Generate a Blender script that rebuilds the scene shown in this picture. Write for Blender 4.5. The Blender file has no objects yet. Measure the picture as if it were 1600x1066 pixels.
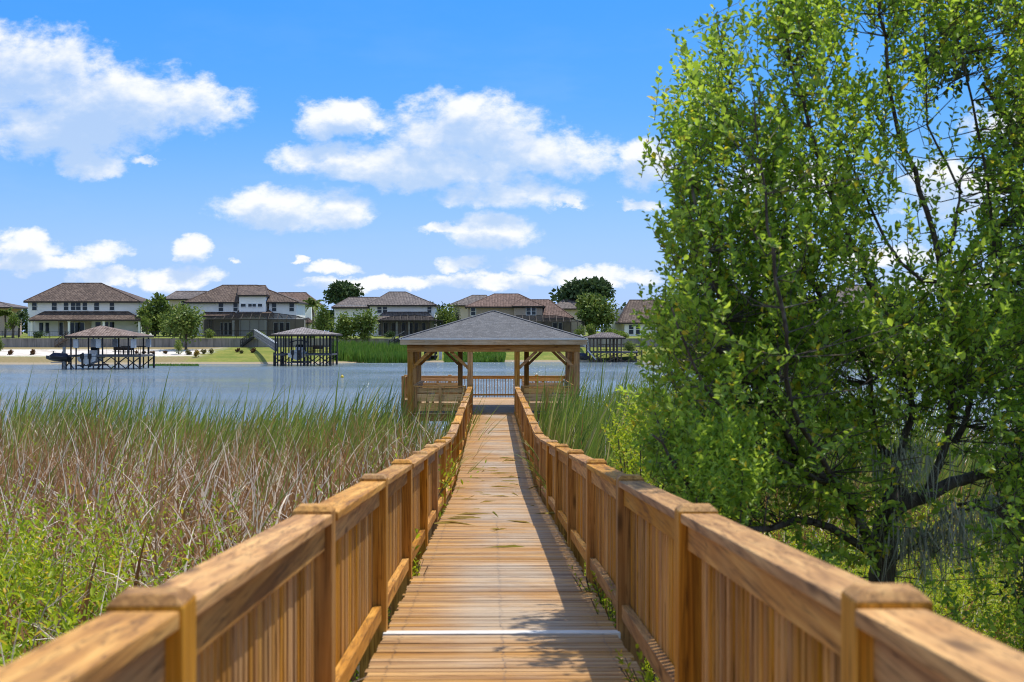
import bpy, bmesh, math, random
import numpy as np
from mathutils import Vector, Matrix
random.seed(7); rng = np.random.default_rng(11)
sc = bpy.context.scene
COL = sc.collection
F = 2172.0; HOR = 518.0; CAMZ = 2.746; YAW = 0.0145; CAMX = -0.06
WATER = -1.9

# ------------------------------------------------------------------ helpers
def X(px, Z): return (px-800)/F*Z + YAW*Z + CAMX
def H(py, Z): return CAMZ + (HOR-py)/F*Z

class MB:
    def __init__(s): s.v=[]; s.f=[]
    def hexa(s, p):
        n=len(s.v); s.v+= [tuple(q) for q in p]
        s.f += [(n,n+3,n+2,n+1),(n+4,n+5,n+6,n+7),(n,n+1,n+5,n+4),(n+1,n+2,n+6,n+5),(n+2,n+3,n+7,n+6),(n+3,n,n+4,n+7)]
    def box(s,x0,x1,y0,y1,z0,z1):
        s.hexa([(x0,y0,z0),(x1,y0,z0),(x1,y1,z0),(x0,y1,z0),(x0,y0,z1),(x1,y0,z1),(x1,y1,z1),(x0,y1,z1)])
    def bar(s,a,b,w,h=None):
        h=h or w; a=Vector(a); b=Vector(b); d=(b-a).normalized()
        up=Vector((0,0,1)) if abs(d.z)<.95 else Vector((0,1,0))
        r=d.cross(up).normalized()*w/2; u=r.cross(d).normalized()*h/2
        s.hexa([a-r-u,a+r-u,b+r-u,b-r-u,a-r+u,a+r+u,b+r+u,b-r+u])
    def tube(s,pts,rad,n=6,cap=True):
        base=len(s.v); m=len(pts)
        for i,p in enumerate(pts):
            p=Vector(p); a=Vector(pts[max(i-1,0)]); b=Vector(pts[min(i+1,m-1)])
            d=(b-a).normalized()
            up=Vector((0,0,1)) if abs(d.z)<.9 else Vector((1,0,0))
            r=d.cross(up).normalized(); u=r.cross(d)
            for k in range(n):
                t=2*math.pi*k/n
                s.v.append(tuple(p+(r*math.cos(t)+u*math.sin(t))*rad[i]))
        for i in range(m-1):
            for k in range(n):
                a=base+i*n+k; b=base+i*n+(k+1)%n
                s.f.append((a,b,b+n,a+n))
        if cap:
            s.f.append(tuple(base+k for k in range(n))[::-1]); s.f.append(tuple(base+(m-1)*n+k for k in range(n)))
    def poly(s,pts): 
        n=len(s.v); s.v+=[tuple(p) for p in pts]; s.f.append(tuple(range(n,n+len(pts))))
    def blob(s,c,r,n=10,m=6):
        base=len(s.v)
        for i in range(m+1):
            t=math.pi*i/m
            for k in range(n):
                p=2*math.pi*k/n
                s.v.append((c[0]+r[0]*math.sin(t)*math.cos(p),c[1]+r[1]*math.sin(t)*math.sin(p),c[2]+r[2]*math.cos(t)))
        for i in range(m):
            for k in range(n):
                a=base+i*n+k; b=base+i*n+(k+1)%n
                s.f.append((a,a+n,b+n,b))
    def build(s,name,mat,parent=None,bevel=0,smooth=False,origin=None):
        me=bpy.data.meshes.new(name); 
        v=s.v
        if origin is not None:
            v=[(p[0]-origin[0],p[1]-origin[1],p[2]-origin[2]) for p in v]
        me.from_pydata(v,[],s.f)
        if bevel:
            bm=bmesh.new(); bm.from_mesh(me)
            bmesh.ops.bevel(bm,geom=bm.edges[:],offset=bevel,segments=2,affect='EDGES',profile=.6)
            bm.to_mesh(me); bm.free()
        if mat: me.materials.append(mat)
        if smooth: me.polygons.foreach_set('use_smooth',[True]*len(me.polygons))
        return link(name,me,parent)
def link(name,me,parent=None):
    o=bpy.data.objects.new(name,me); COL.objects.link(o)
    if parent is not None:
        o.parent=parent
    return o
def npmesh(name,verts,faces,mat,parent=None,col=None,smooth=False):
    verts=np.asarray(verts,dtype=np.float32).reshape(-1,3); faces=np.asarray(faces,dtype=np.int32)
    nf,k=faces.shape
    me=bpy.data.meshes.new(name)
    me.vertices.add(len(verts)); me.vertices.foreach_set('co',verts.ravel())
    me.loops.add(nf*k); me.loops.foreach_set('vertex_index',faces.ravel())
    me.polygons.add(nf); me.polygons.foreach_set('loop_start',np.arange(0,nf*k,k,dtype=np.int32))
    if smooth: me.polygons.foreach_set('use_smooth',np.ones(nf,dtype=bool))
    if col is not None:
        a=me.attributes.new('tone','FLOAT','POINT'); a.data.foreach_set('value',np.asarray(col,dtype=np.float32).ravel())
    me.update(calc_edges=True)
    me.materials.append(mat)
    return link(name,me,parent)
def empty(name,label,cat,loc=(0,0,0),group=None):
    o=bpy.data.objects.new(name,None); COL.objects.link(o); o.location=loc
    o.empty_display_size=.2
    tag(o,label,cat,group); return o
def tag(o,label=None,cat=None,group=None,kind=None):
    if label: o['label']=label
    if cat: o['category']=cat
    if group: o['group']=group
    if kind: o['kind']=kind
    return o
def copy_thing(root,loc,label=None,rot=None,scale=None):
    r=root.copy(); COL.objects.link(r); r.location=loc
    if rot is not None: r.rotation_euler=rot
    if scale is not None: r.scale=(scale,)*3
    if label: r['label']=label
    for ch in list(root.children):
        c=ch.copy(); COL.objects.link(c); c.parent=r
        for g in list(ch.children):
            d=g.copy(); COL.objects.link(d); d.parent=c
    return r

# ------------------------------------------------------------------ node helpers
class NT:
    def __init__(s,tree): s.t=tree; s.n=tree.nodes; s.l=tree.links
    def node(s,typ,**kw):
        n=s.n.new(typ)
        for k,v in kw.items(): setattr(n,k,v)
        return n
    def put(s,sock,val):
        if hasattr(val,'is_output') or isinstance(val,bpy.types.NodeSocket): s.l.new(val,sock)
        else: sock.default_value=val
    def math(s,op,a,b=None,c=None,clamp=False):
        n=s.node('ShaderNodeMath',operation=op,use_clamp=clamp)
        s.put(n.inputs[0],a)
        if b is not None: s.put(n.inputs[1],b)
        if c is not None: s.put(n.inputs[2],c)
        return n.outputs[0]
    def vec(s,op,a,b=None):
        n=s.node('ShaderNodeVectorMath',operation=op)
        s.put(n.inputs[0],a)
        if b is not None: s.put(n.inputs[1],b)
        return n.outputs['Value'] if op in('DOT_PRODUCT','LENGTH') else n.outputs[0]
    def mix(s,f,a,b,blend='MIX'):
        n=s.node('ShaderNodeMix',data_type='RGBA',blend_type=blend)
        s.put(n.inputs[0],f)
        for i,v in ((6,a),(7,b)):
            if isinstance(v,tuple) and len(v)==3: v=v+(1,)
            s.put(n.inputs[i],v)
        return n.outputs[2]
    def smooth(s,x,a,b,lo=0,hi=1):
        n=s.node('ShaderNodeMapRange',interpolation_type='SMOOTHSTEP')
        s.put(n.inputs[0],x)
        for i,v in enumerate((a,b,lo,hi)): s.put(n.inputs[i+1],v)
        return n.outputs[0]
    def lin(s,x,a,b,lo=0,hi=1):
        n=s.node('ShaderNodeMapRange'); s.put(n.inputs[0],x)
        for i,v in enumerate((a,b,lo,hi)): s.put(n.inputs[i+1],v)
        return n.outputs[0]
    def noise(s,vec,scale,detail=4,rough=.55,dist=0,out=0):
        n=s.node('ShaderNodeTexNoise'); s.put(n.inputs['Vector'],vec)
        n.inputs['Scale'].default_value=scale; n.inputs['Detail'].default_value=detail
        n.inputs['Roughness'].default_value=rough; n.inputs['Distortion'].default_value=dist
        return n.outputs[out]
    def ramp(s,f,stops):
        n=s.node('ShaderNodeValToRGB'); s.put(n.inputs[0],f)
        e=n.color_ramp.elements
        while len(e)<len(stops): e.new(.5)
        for q,(p,c) in zip(e,stops): q.position=p; q.color=c if len(c)==4 else c+(1,)
        return n.outputs[0]
    def mapping(s,vec,scale=(1,1,1),loc=(0,0,0),rot=(0,0,0)):
        n=s.node('ShaderNodeMapping'); s.put(n.inputs[0],vec)
        n.inputs['Scale'].default_value=scale; s.put(n.inputs['Location'],loc); n.inputs['Rotation'].default_value=rot
        return n.outputs[0]
    def bump(s,h,strength=.3,dist=.01):
        n=s.node('ShaderNodeBump'); n.inputs['Strength'].default_value=strength; n.inputs['Distance'].default_value=dist
        s.put(n.inputs['Height'],h); return n.outputs[0]
def mat(name):
    m=bpy.data.materials.new(name); m.use_nodes=True
    t=NT(m.node_tree); b=m.node_tree.nodes['Principled BSDF']; return m,t,b
def srgb(r,g,b):
    f=lambda c: (c/255/12.92) if c/255<=.04045 else ((c/255+.055)/1.055)**2.4
    return (f(r),f(g),f(b))

def wood(name,axis,dark,mid,light,grey=(.33,.27,.2),greyamt=.35,rough=.7,fine=1.0,vj=1.0,wide=False):
    m,t,b=mat(name)
    tc=t.node('ShaderNodeTexCoord').outputs['Object']
    isl=t.node('ShaderNodeNewGeometry').outputs['Random Per Island']
    oi=t.node('ShaderNodeObjectInfo').outputs['Random']
    rnd=t.math('FRACT',t.math('ADD',isl,t.math('MULTIPLY',oi,7.31)))
    off=t.node('ShaderNodeCombineXYZ'); 
    for i,k in enumerate((37.,53.,71.)): t.put(off.inputs[i],t.math('MULTIPLY',rnd,k))
    s=[26*fine]*3; s[axis]=1.1
    v=t.mapping(tc,tuple(s),off.outputs[0])
    n1=t.noise(v,1.0,5,.6,.6)
    s2=[7.0]*3; s2[axis]=.5
    n2=t.noise(t.mapping(tc,tuple(s2),off.outputs[0]),1.0,3,.5,1.2)
    g=t.math('ADD',t.math('MULTIPLY',n1,.6),t.math('MULTIPLY',n2,.4))
    c=t.ramp(g,[(.36,dark),(.5,mid),(.62,light)])
    big=t.noise(tc if wide else t.vec('ADD',tc,off.outputs[0]),.55 if wide else 1.7,5,.6)
    gm=t.smooth(big,.40 if wide else .45,.62 if wide else .68)
    if wide:   # foot traffic wears the middle of the walkway grey
        xs_=t.node('ShaderNodeSeparateXYZ'); t.put(xs_.inputs[0],tc)
        gm=t.math('MULTIPLY',gm,t.smooth(t.math('ABSOLUTE',t.math('ADD',xs_.outputs[0],-.08)),.62,.18))
    c=t.mix(t.math('MULTIPLY',gm,greyamt),c,grey)
    st_=t.noise(t.vec('ADD',tc,off.outputs[0]),9.0,4,.7)
    c=t.mix(t.smooth(st_,.60,.76,0,.35),c,tuple(x*.7 for x in dark))
    # knots
    s3=[9.0]*3; s3[axis]=2.6
    vo=t.node('ShaderNodeTexVoronoi'); t.put(vo.inputs['Vector'],t.mapping(tc,tuple(s3),off.outputs[0])); vo.inputs['Scale'].default_value=.55
    kn=t.smooth(vo.outputs['Distance'],.05,.16,1,0)
    c=t.mix(t.math('MULTIPLY',kn,.75),c,tuple(x*.35 for x in dark))
    s4=[95.]*3; s4[axis]=2.2
    fb=t.noise(t.mapping(tc,tuple(s4),off.outputs[0]),1.0,2,.6)
    c=t.mix(t.smooth(fb,.54,.68,0,.48),c,tuple(x*.6 for x in dark))
    s5=[34.]*3; s5[axis]=.7
    ck=t.noise(t.mapping(tc,tuple(s5),off.outputs[0]),1.0,3,.5)
    c=t.mix(t.smooth(t.math('ABSOLUTE',t.math('SUBTRACT',ck,.5)),.004,.02,.6,0),c,tuple(x*.25 for x in dark))
    hv=t.node('ShaderNodeHueSaturation'); t.put(hv.inputs['Color'],c)
    t.put(hv.inputs['Value'],t.lin(rnd,0,1,1.1-.26*vj,1.12+.2*vj)); t.put(hv.inputs['Saturation'],t.lin(t.math('FRACT',t.math('MULTIPLY',rnd,9.7)),0,1,.85,1.1))
    t.put(b.inputs['Base Color'],hv.outputs[0]); b.inputs['Roughness'].default_value=rough
    b.inputs['Specular IOR Level'].default_value=.25
    t.put(b.inputs['Normal'],t.bump(g,.35,.006))
    return m
def plain(name,col,rough=.6,var=.15,scale=3.,metal=0,bump=0):
    m,t,b=mat(name)
    tc=t.node('ShaderNodeTexCoord').outputs['Object']
    n=t.noise(tc,scale,5,.6)
    c=t.mix(t.smooth(n,.3,.7),tuple(x*(1-var) for x in col),tuple(min(1,x*(1+var)) for x in col))
    t.put(b.inputs['Base Color'],c); b.inputs['Roughness'].default_value=rough; b.inputs['Metallic'].default_value=metal
    b.inputs['Specular IOR Level'].default_value=.3
    if bump: t.put(b.inputs['Normal'],t.bump(n,bump,.02))
    return m
def leafmat(name,c1,c2,c3,amt3=.06,trans=.45,gloss=.12,useattr=False,rough=.45,clump=.0):
    m=bpy.data.materials.new(name); m.use_nodes=True; t=NT(m.node_tree); t.n.clear()
    out=t.node('ShaderNodeOutputMaterial')
    g=t.node('ShaderNodeNewGeometry'); r=g.outputs['Random Per Island']
    c=t.mix(r,c1,c2)
    r2=t.math('FRACT',t.math('MULTIPLY',r,17.3))
    c=t.mix(t.math('LESS_THAN',r2,amt3),c,c3)
    if clump:
        n=t.noise(g.outputs['Position'],clump,2,.5)
        hv=t.node('ShaderNodeHueSaturation'); t.put(hv.inputs['Color'],c); t.put(hv.inputs['Value'],t.lin(n,.3,.7,.7,1.3)); t.put(hv.inputs['Hue'],t.lin(n,.3,.7,.515,.485))
        c=hv.outputs[0]
    if useattr:
        a=t.node('ShaderNodeAttribute',attribute_name='tone').outputs['Fac']
        c=t.mix(t.smooth(a,.25,.8),useattr,c)
    d=t.node('ShaderNodeBsdfDiffuse'); t.put(d.inputs[0],c)
    tr=t.node('ShaderNodeBsdfTranslucent'); t.put(tr.inputs[0],t.mix(.25,c,(c2[0]*1.3,c2[1]*1.35,c2[2]*.6)))
    m1=t.node('ShaderNodeMixShader'); m1.inputs[0].default_value=trans
    t.l.new(d.outputs[0],m1.inputs[1]); t.l.new(tr.outputs[0],m1.inputs[2])
    gl=t.node('ShaderNodeBsdfGlossy'); gl.inputs['Roughness'].default_value=rough; gl.inputs['Color'].default_value=(.9,.95,.9,1)
    fr=t.node('ShaderNodeLayerWeight'); fr.inputs[0].default_value=.25
    m2=t.node('ShaderNodeMixShader'); t.put(m2.inputs[0],t.math('MULTIPLY',t.math('ADD',fr.outputs['Facing'],.2),gloss))
    t.l.new(m1.outputs[0],m2.inputs[1]); t.l.new(gl.outputs[0],m2.inputs[2])
    t.l.new(m2.outputs[0],out.inputs[0])
    return m
def tilemat(name,c1,c2,c3,period=.28,row=.4,bump=.6):
    m,t,b=mat(name)
    g=t.node('ShaderNodeNewGeometry')
    tan=t.vec('NORMALIZE',t.vec('CROSS_PRODUCT',g.outputs['True Normal'],(0,0,1)))
    u=t.vec('DOT_PRODUCT',g.outputs['Position'],tan)
    z=t.node('ShaderNodeSeparateXYZ'); t.put(z.inputs[0],g.outputs['Position'])
    w=t.math('SINE',t.math('MULTIPLY',u,2*math.pi/period))
    w=t.math('MULTIPLY_ADD',w,.5,.5)
    rw=t.math('FRACT',t.math('MULTIPLY',z.outputs[2],1/(row*.42)))
    cell=t.node('ShaderNodeCombineXYZ'); t.put(cell.inputs[0],t.math('FLOOR',t.math('DIVIDE',u,period))); t.put(cell.inputs[1],t.math('FLOOR',t.math('MULTIPLY',z.outputs[2],1/(row*.42))))
    wn=t.node('ShaderNodeTexWhiteNoise',noise_dimensions='2D'); t.put(wn.inputs['Vector'],cell.outputs[0])
    c=t.ramp(wn.outputs['Value'],[(0,c1),(.5,c2),(1,c3)])
    big=t.noise(g.outputs['Position'],.35,4,.6)
    c=t.mix(t.smooth(big,.45,.7,0,.35),c,tuple(x*.5 for x in c1))
    c=t.mix(t.math('MULTIPLY',t.smooth(w,.0,.35,1,0),.55),c,tuple(x*.3 for x in c1))
    c=t.mix(t.smooth(rw,.0,.15,.3,0),c,tuple(x*.4 for x in c1))
    t.put(b.inputs['Base Color'],c); b.inputs['Roughness'].default_value=.75; b.inputs['Specular IOR Level'].default_value=.2
    t.put(b.inputs['Normal'],t.bump(t.math('ADD',w,t.math('MULTIPLY',rw,.4)),bump,.05))
    return m
def shingle(name,c1,c2,c3):
    m,t,b=mat(name)
    g=t.node('ShaderNodeNewGeometry')
    tan=t.vec('NORMALIZE',t.vec('CROSS_PRODUCT',g.outputs['True Normal'],(0,0,1)))
    u=t.vec('DOT_PRODUCT',g.outputs['Position'],tan)
    z=t.node('ShaderNodeSeparateXYZ'); t.put(z.inputs[0],g.outputs['Position'])
    rows=t.math('MULTIPLY',z.outputs[2],1/.040)
    ri=t.math('FLOOR',rows); rf=t.math('FRACT',rows)
    ro=t.node('ShaderNodeTexWhiteNoise',noise_dimensions='1D'); t.put(ro.inputs['W'],ri)
    uu=t.math('ADD',t.math('DIVIDE',u,.15),t.math('MULTIPLY',ro.outputs['Value'],5))
    cell=t.node('ShaderNodeCombineXYZ'); t.put(cell.inputs[0],t.math('FLOOR',uu)); t.put(cell.inputs[1],ri)
    wn=t.node('ShaderNodeTexWhiteNoise',noise_dimensions='2D'); t.put(wn.inputs['Vector'],cell.outputs[0])
    c=t.ramp(wn.outputs['Value'],[(0,c1),(.5,c2),(1,c3)])
    gr=t.noise(g.outputs['Position'],26,4,.75)
    c=t.mix(t.smooth(gr,.4,.62,0,.75),c,tuple(x*.45 for x in c1))
    uf=t.math('FRACT',uu)
    gap=t.math('MAXIMUM',t.smooth(rf,0,.16,1,0),t.smooth(uf,0,.06,1,0))
    c=t.mix(t.math('MULTIPLY',gap,.65),c,tuple(x*.3 for x in c1))
    t.put(b.inputs['Base Color'],c); b.inputs['Roughness'].default_value=.85
    t.put(b.inputs['Normal'],t.bump(t.math('ADD',rf,gr),.5,.015))
    return m

M={}
wd=dict(dark=(.20,.082,.014),mid=(.43,.20,.036),light=(.56,.30,.070))
for k,ax in (('x',0),('y',1),('z',2)): M['wood_'+k]=wood('treated_wood_'+k,ax,grey=(.47,.28,.095),greyamt=.35,**wd)
M['deck']=wood('deck_boards',0,(.21,.095,.024),(.40,.212,.064),(.53,.33,.13),grey=(.41,.315,.22),greyamt=.95,rough=.6,vj=.8,wide=True)
M['gdeck']=wood('gazebo_deck_boards',0,(.26,.14,.05),(.45,.27,.12),(.56,.37,.19),grey=(.42,.35,.27),greyamt=.3)
M['gwood_x']=wood('gazebo_wood_x',0,(.20,.085,.02),(.40,.195,.05),(.5,.28,.09),grey=(.4,.27,.14),greyamt=.35)
M['gwood_z']=wood('gazebo_wood_z',2,(.20,.085,.02),(.40,.195,.05),(.5,.28,.09),grey=(.4,.27,.14),greyamt=.35)
M['gwood_y']=wood('gazebo_wood_y',1,(.20,.085,.02),(.40,.195,.05),(.5,.28,.09),grey=(.4,.27,.14),greyamt=.35)
M['bwood_lit_x']=wood('bench_wood_lit',0,(.34,.17,.05),(.62,.38,.16),(.72,.48,.24),grey=(.6,.42,.22),greyamt=.3)  # paler copy of the wood: light painted in for the shaded backrests
M['fascia']=wood('weathered_fascia',0,(.40,.28,.17),(.58,.43,.27),(.68,.53,.36),grey=(.62,.53,.40),greyamt=.6)
M['white_strip']=plain('white_strip_paint',(.72,.70,.68),.5,.12,8)
M['drip']=plain('drip_edge_metal',(.72,.75,.78),.45,.05,4)
M['shingle']=shingle('grey_shingles',(.10,.103,.115),(.128,.131,.145),(.17,.173,.19))
M['iron']=plain('dark_metal',(.03,.03,.032),.4,.2,5)
M['stucco']=plain('white_stucco',(.90,.89,.88),.85,.04,.8,bump=.1)
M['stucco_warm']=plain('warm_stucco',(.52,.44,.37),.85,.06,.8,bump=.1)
M['stucco_tan']=plain('tan_stucco',(.42,.34,.28),.85,.06,.8,bump=.1)
M['stucco_pink']=plain('pink_stucco',(.55,.40,.33),.85,.06,.8,bump=.1)
M['trim']=plain('white_trim',(.8,.8,.8),.5,.04,2)
M['dark_trim']=plain('dark_brown_trim',(.045,.034,.028),.6,.1,2)
M['tile']=tilemat('brown_clay_tile',(.075,.052,.045),(.12,.085,.07),(.19,.14,.115))
M['tile_grey']=tilemat('grey_brown_tile',(.10,.085,.085),(.15,.125,.12),(.21,.18,.17))
M['tile_red']=tilemat('red_brown_tile',(.10,.062,.05),(.155,.098,.08),(.21,.14,.12))
M['tile_dock']=tilemat('dock_roof_tile',(.13,.09,.075),(.22,.16,.135),(.30,.23,.20),period=.34)
M['tile_pale']=tilemat('dock_roof_tile_pale',(.17,.15,.15),(.25,.22,.22),(.32,.29,.29),period=.34)
M['concrete']=None
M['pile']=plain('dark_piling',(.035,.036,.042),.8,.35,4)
M['pile_brown']=plain('brown_piling',(.12,.09,.07),.85,.35,4)
M['pile_grey']=plain('grey_piling',(.25,.25,.26),.85,.25,4)
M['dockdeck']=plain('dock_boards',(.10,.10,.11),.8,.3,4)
M['white_rail']=plain('pale_rail_paint',(.5,.52,.55),.6,.1,4)
M['hull_white']=plain('white_gelcoat',(.75,.77,.8),.2,.03,2)
M['hull_blue']=plain('navy_gelcoat',(.02,.05,.12),.2,.1,2)
M['canvas']=plain('navy_canvas',(.02,.028,.06),.8,.2,5)
M['rubber']=plain('black_plastic',(.02,.02,.022),.4,.1,5)
M['bark']=None
def glass():
    m,t,b=mat('window_glass'); b.inputs['Base Color'].default_value=(.018,.026,.032,1); b.inputs['Roughness'].default_value=.08
    b.inputs['Specular IOR Level'].default_value=.35
    return m
M['glass']=glass()
def screen():
    m=bpy.data.materials.new('insect_screen'); m.use_nodes=True; t=NT(m.node_tree); t.n.clear()
    out=t.node('ShaderNodeOutputMaterial'); a=t.node('ShaderNodeBsdfTransparent'); d=t.node('ShaderNodeBsdfDiffuse'); d.inputs[0].default_value=(.03,.03,.034,1)
    mx=t.node('ShaderNodeMixShader'); mx.inputs[0].default_value=.5
    t.l.new(a.outputs[0],mx.inputs[1]); t.l.new(d.outputs[0],mx.inputs[2]); t.l.new(mx.outputs[0],out.inputs[0]); return m
M['screen']=screen()
def conc():
    m,t,b=mat('stained_concrete')
    p=t.node('ShaderNodeNewGeometry').outputs['Position']
    n=t.noise(t.mapping(p,(1.1,1,.12)),1.0,5,.65)
    n2=t.noise(p,.25,3,.5)
    c=t.mix(t.smooth(n,.35,.7),(.30,.28,.27),(.10,.095,.095))
    c=t.mix(t.smooth(n2,.4,.65,0,.5),c,(.36,.34,.32))
    sx=t.node('ShaderNodeSeparateXYZ'); t.put(sx.inputs[0],p)
    j=t.math('FRACT',t.math('DIVIDE',sx.outputs[0],2.4))
    c=t.mix(t.smooth(j,0,.05,.75,0),c,(.05,.05,.05))
    t.put(b.inputs['Base Color'],c); b.inputs['Roughness'].default_value=.9; return m
M['concrete']=conc()
def bark():
    m,t,b=mat('grey_brown_bark')
    tc=t.node('ShaderNodeTexCoord').outputs['Object']
    n=t.noise(t.mapping(tc,(22,22,6)),1,5,.65,.5)
    n2=t.noise(tc,5,3)
    c=t.ramp(n,[(.3,(.022,.016,.012)),(.55,(.085,.065,.05)),(.75,(.2,.17,.14))])
    c=t.mix(t.smooth(n2,.55,.7,0,.6),c,(.23,.22,.19))
    t.put(b.inputs['Base Color'],c); b.inputs['Roughness'].default_value=.9; t.put(b.inputs['Normal'],t.bump(n,.8,.01)); return m
M['bark']=bark()
M['leaf']=leafmat('tree_leaf',(.14,.27,.032),(.47,.62,.07),(.66,.52,.04),.05,.58,.08,rough=.4,clump=1.6)
M['leaf_dark']=leafmat('oak_leaf',(.04,.07,.018),(.09,.13,.03),(.16,.17,.04),.05,.35,.1,clump=1.2)
M['leaf_lime']=leafmat('weed_leaf',(.13,.24,.018),(.50,.57,.03),(.68,.46,.05),.07,.5,.05,clump=.9)
M['leaf_far']=leafmat('far_leaf',(.10,.16,.035),(.20,.26,.055),(.25,.28,.07),.08,.3,.06,clump=.35)
M['leaf_fardark']=leafmat('far_dark_leaf',(.04,.075,.03),(.08,.125,.05),(.1,.14,.06),.08,.2,.05,clump=.35)
M['leaf_farlime']=leafmat('far_lime_leaf',(.12,.19,.03),(.21,.28,.05),(.26,.26,.07),.08,.35,.05,clump=.5)
M['leaf_rust']=leafmat('rust_shrub_leaf',(.12,.055,.03),(.2,.10,.05),(.12,.12,.05),.2,.2,.03)
M['leaf_orange']=leafmat('orange_shrub_leaf',(.35,.2,.04),(.4,.28,.06),(.2,.24,.05),.2,.3,.03)
M['leaf_olive']=leafmat('olive_grass_leaf',(.13,.13,.05),(.2,.19,.08),(.25,.2,.1),.2,.3,.03)
M['reed']=leafmat('green_reed',(.09,.16,.028),(.28,.35,.06),(.50,.40,.17),.12,.5,.04,useattr=(.42,.28,.12,1))
M['reed_dry']=leafmat('dry_reed',(.16,.06,.022),(.46,.26,.13),(.92,.80,.66),.24,.4,.03)
M['reed_far']=leafmat('far_green_reed',(.09,.19,.03),(.16,.28,.045),(.22,.27,.07),.1,.35,.04)
M['twig']=plain('dead_twig',(.46,.38,.30),.9,.3,6)
M['moss']=leafmat('spanish_moss_strand',(.30,.31,.25),(.48,.48,.40),(.12,.13,.1),.2,.4,.02)

# ------------------------------------------------------------------ scatter generators
def blades(n,base,h,w,lean_ang,th0,curv,seg=5,pw=1.0):
    """tapering grass blades; returns verts, faces, t"""
    t=np.linspace(0,1,seg+1)
    step=(h/seg)[:,None]
    tm=(t[:-1]+t[1:])/2
    th=th0[:,None]+curv[:,None]*tm[None,:]**pw
    dh=np.cumsum(np.concatenate([np.zeros((n,1)),np.sin(th)*step],1),1)
    dz=np.cumsum(np.concatenate([np.zeros((n,1)),np.cos(th)*step],1),1)
    ca,sa=np.cos(lean_ang)[:,None],np.sin(lean_ang)[:,None]
    cx=base[:,0:1]+ca*dh; cy=base[:,1:2]+sa*dh; cz=base[:,2:3]+dz
    wa=rng.uniform(0,np.pi,n)[:,None]
    ww=w[:,None]*(np.minimum(1,(1-t)*2.2)[None,:]*.5+.02)
    ox,oy=np.cos(wa)*ww,np.sin(wa)*ww
    L=np.stack([cx-ox,cy-oy,cz],-1); R=np.stack([cx+ox,cy+oy,cz],-1)
    V=np.stack([L,R],2).reshape(n,(seg+1)*2,3)
    b=(np.arange(n)*(seg+1)*2)[:,None]; i=(np.arange(seg)*2)[None,:]
    a=b+i
    Fc=np.stack([a,a+1,a+3,a+2],-1).reshape(-1,4)
    T=np.repeat(np.broadcast_to(t[None,:],(n,seg+1))[:,:,None],2,2).reshape(n,-1)
    return V.reshape(-1,3),Fc,T.ravel()
def leaves(pos,axis,size,width,nrm=None,fold=.25):
    """six-vertex pointed leaves folded along the midrib"""
    n=len(pos)
    axis=axis/np.linalg.norm(axis,axis=1,keepdims=True)
    if nrm is None: nrm=rng.normal(size=(n,3))
    side=np.cross(axis,nrm); side/= (np.linalg.norm(side,axis=1,keepdims=True)+1e-9)
    up=np.cross(side,axis)
    s=size[:,None]; w=width[:,None]
    P0=pos; P5=pos+axis*s-up*s*.08
    L1=pos+axis*s*.3+side*w*.45+up*w*fold; L2=pos+axis*s*.68+side*w*.4+up*w*fold*.8
    R1=pos+axis*s*.3-side*w*.45+up*w*fold; R2=pos+axis*s*.68-side*w*.4+up*w*fold*.8
    V=np.stack([P0,L1,L2,P5,R2,R1],1).reshape(-1,3)
    b=(np.arange(n)*6)[:,None]
    Fc=np.concatenate([b+np.array([[0,1,2,3]]),b+np.array([[0,3,4,5]])],1).reshape(-1,4)
    return V,Fc
def join(parts):
    V=[];Fs=[];T=[];o=0
    for p in parts:
        V.append(p[0]); Fs.append(p[1]+o); o+=len(p[0])
        if len(p)>2: T.append(p[2])
    return np.concatenate(V),np.concatenate(Fs),(np.concatenate(T) if T else None)
def shoots(base,dirs,length,nleaf,lsize,lwid,spread=1.0,t0=.1,bend=.25,size_taper=.35):
    """leafy shoots: leaves set spirally along a slightly rising axis"""
    n=len(base)
    d=dirs/np.linalg.norm(dirs,axis=1,keepdims=True)
    t=np.linspace(t0,1,nleaf)[None,:]+rng.uniform(-.03,.03,(n,nleaf))
    up=np.array([0,0,1.])
    L=length[:,None]
    P=base[:,None,:]+d[:,None,:]*(L*t)[:,:,None]+up*(bend*L*t*t)[:,:,None]
    ax=d[:,None,:]+up*(2*bend*t)[:,:,None]; ax/=np.linalg.norm(ax,axis=2,keepdims=True)
    ref=np.where(np.abs(ax[...,2:3])>.9,np.array([1.,0,0]),np.array([0,0,1.]))
    s1=np.cross(ax,ref); s1/=np.linalg.norm(s1,axis=2,keepdims=True); s2=np.cross(ax,s1)
    ph=(np.arange(nleaf)*2.399)[None,:]+rng.uniform(0,6.28,(n,1))+rng.uniform(-.4,.4,(n,nleaf))
    rad=s1*np.cos(ph)[...,None]+s2*np.sin(ph)[...,None]
    sp=spread*(1.1-.6*t)[...,None]
    la=ax*.75+rad*sp+rng.normal(size=P.shape)*.18
    sz=lsize*(1-size_taper*np.abs(t-.45)*1.6)*rng.uniform(.5,1.38,t.shape)
    nr=ax*.6+np.array([0,0,.7])+rng.normal(size=P.shape)*.4
    return leaves(P.reshape(-1,3),la.reshape(-1,3),sz.ravel(),(sz*lwid).ravel(),nr.reshape(-1,3))

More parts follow.
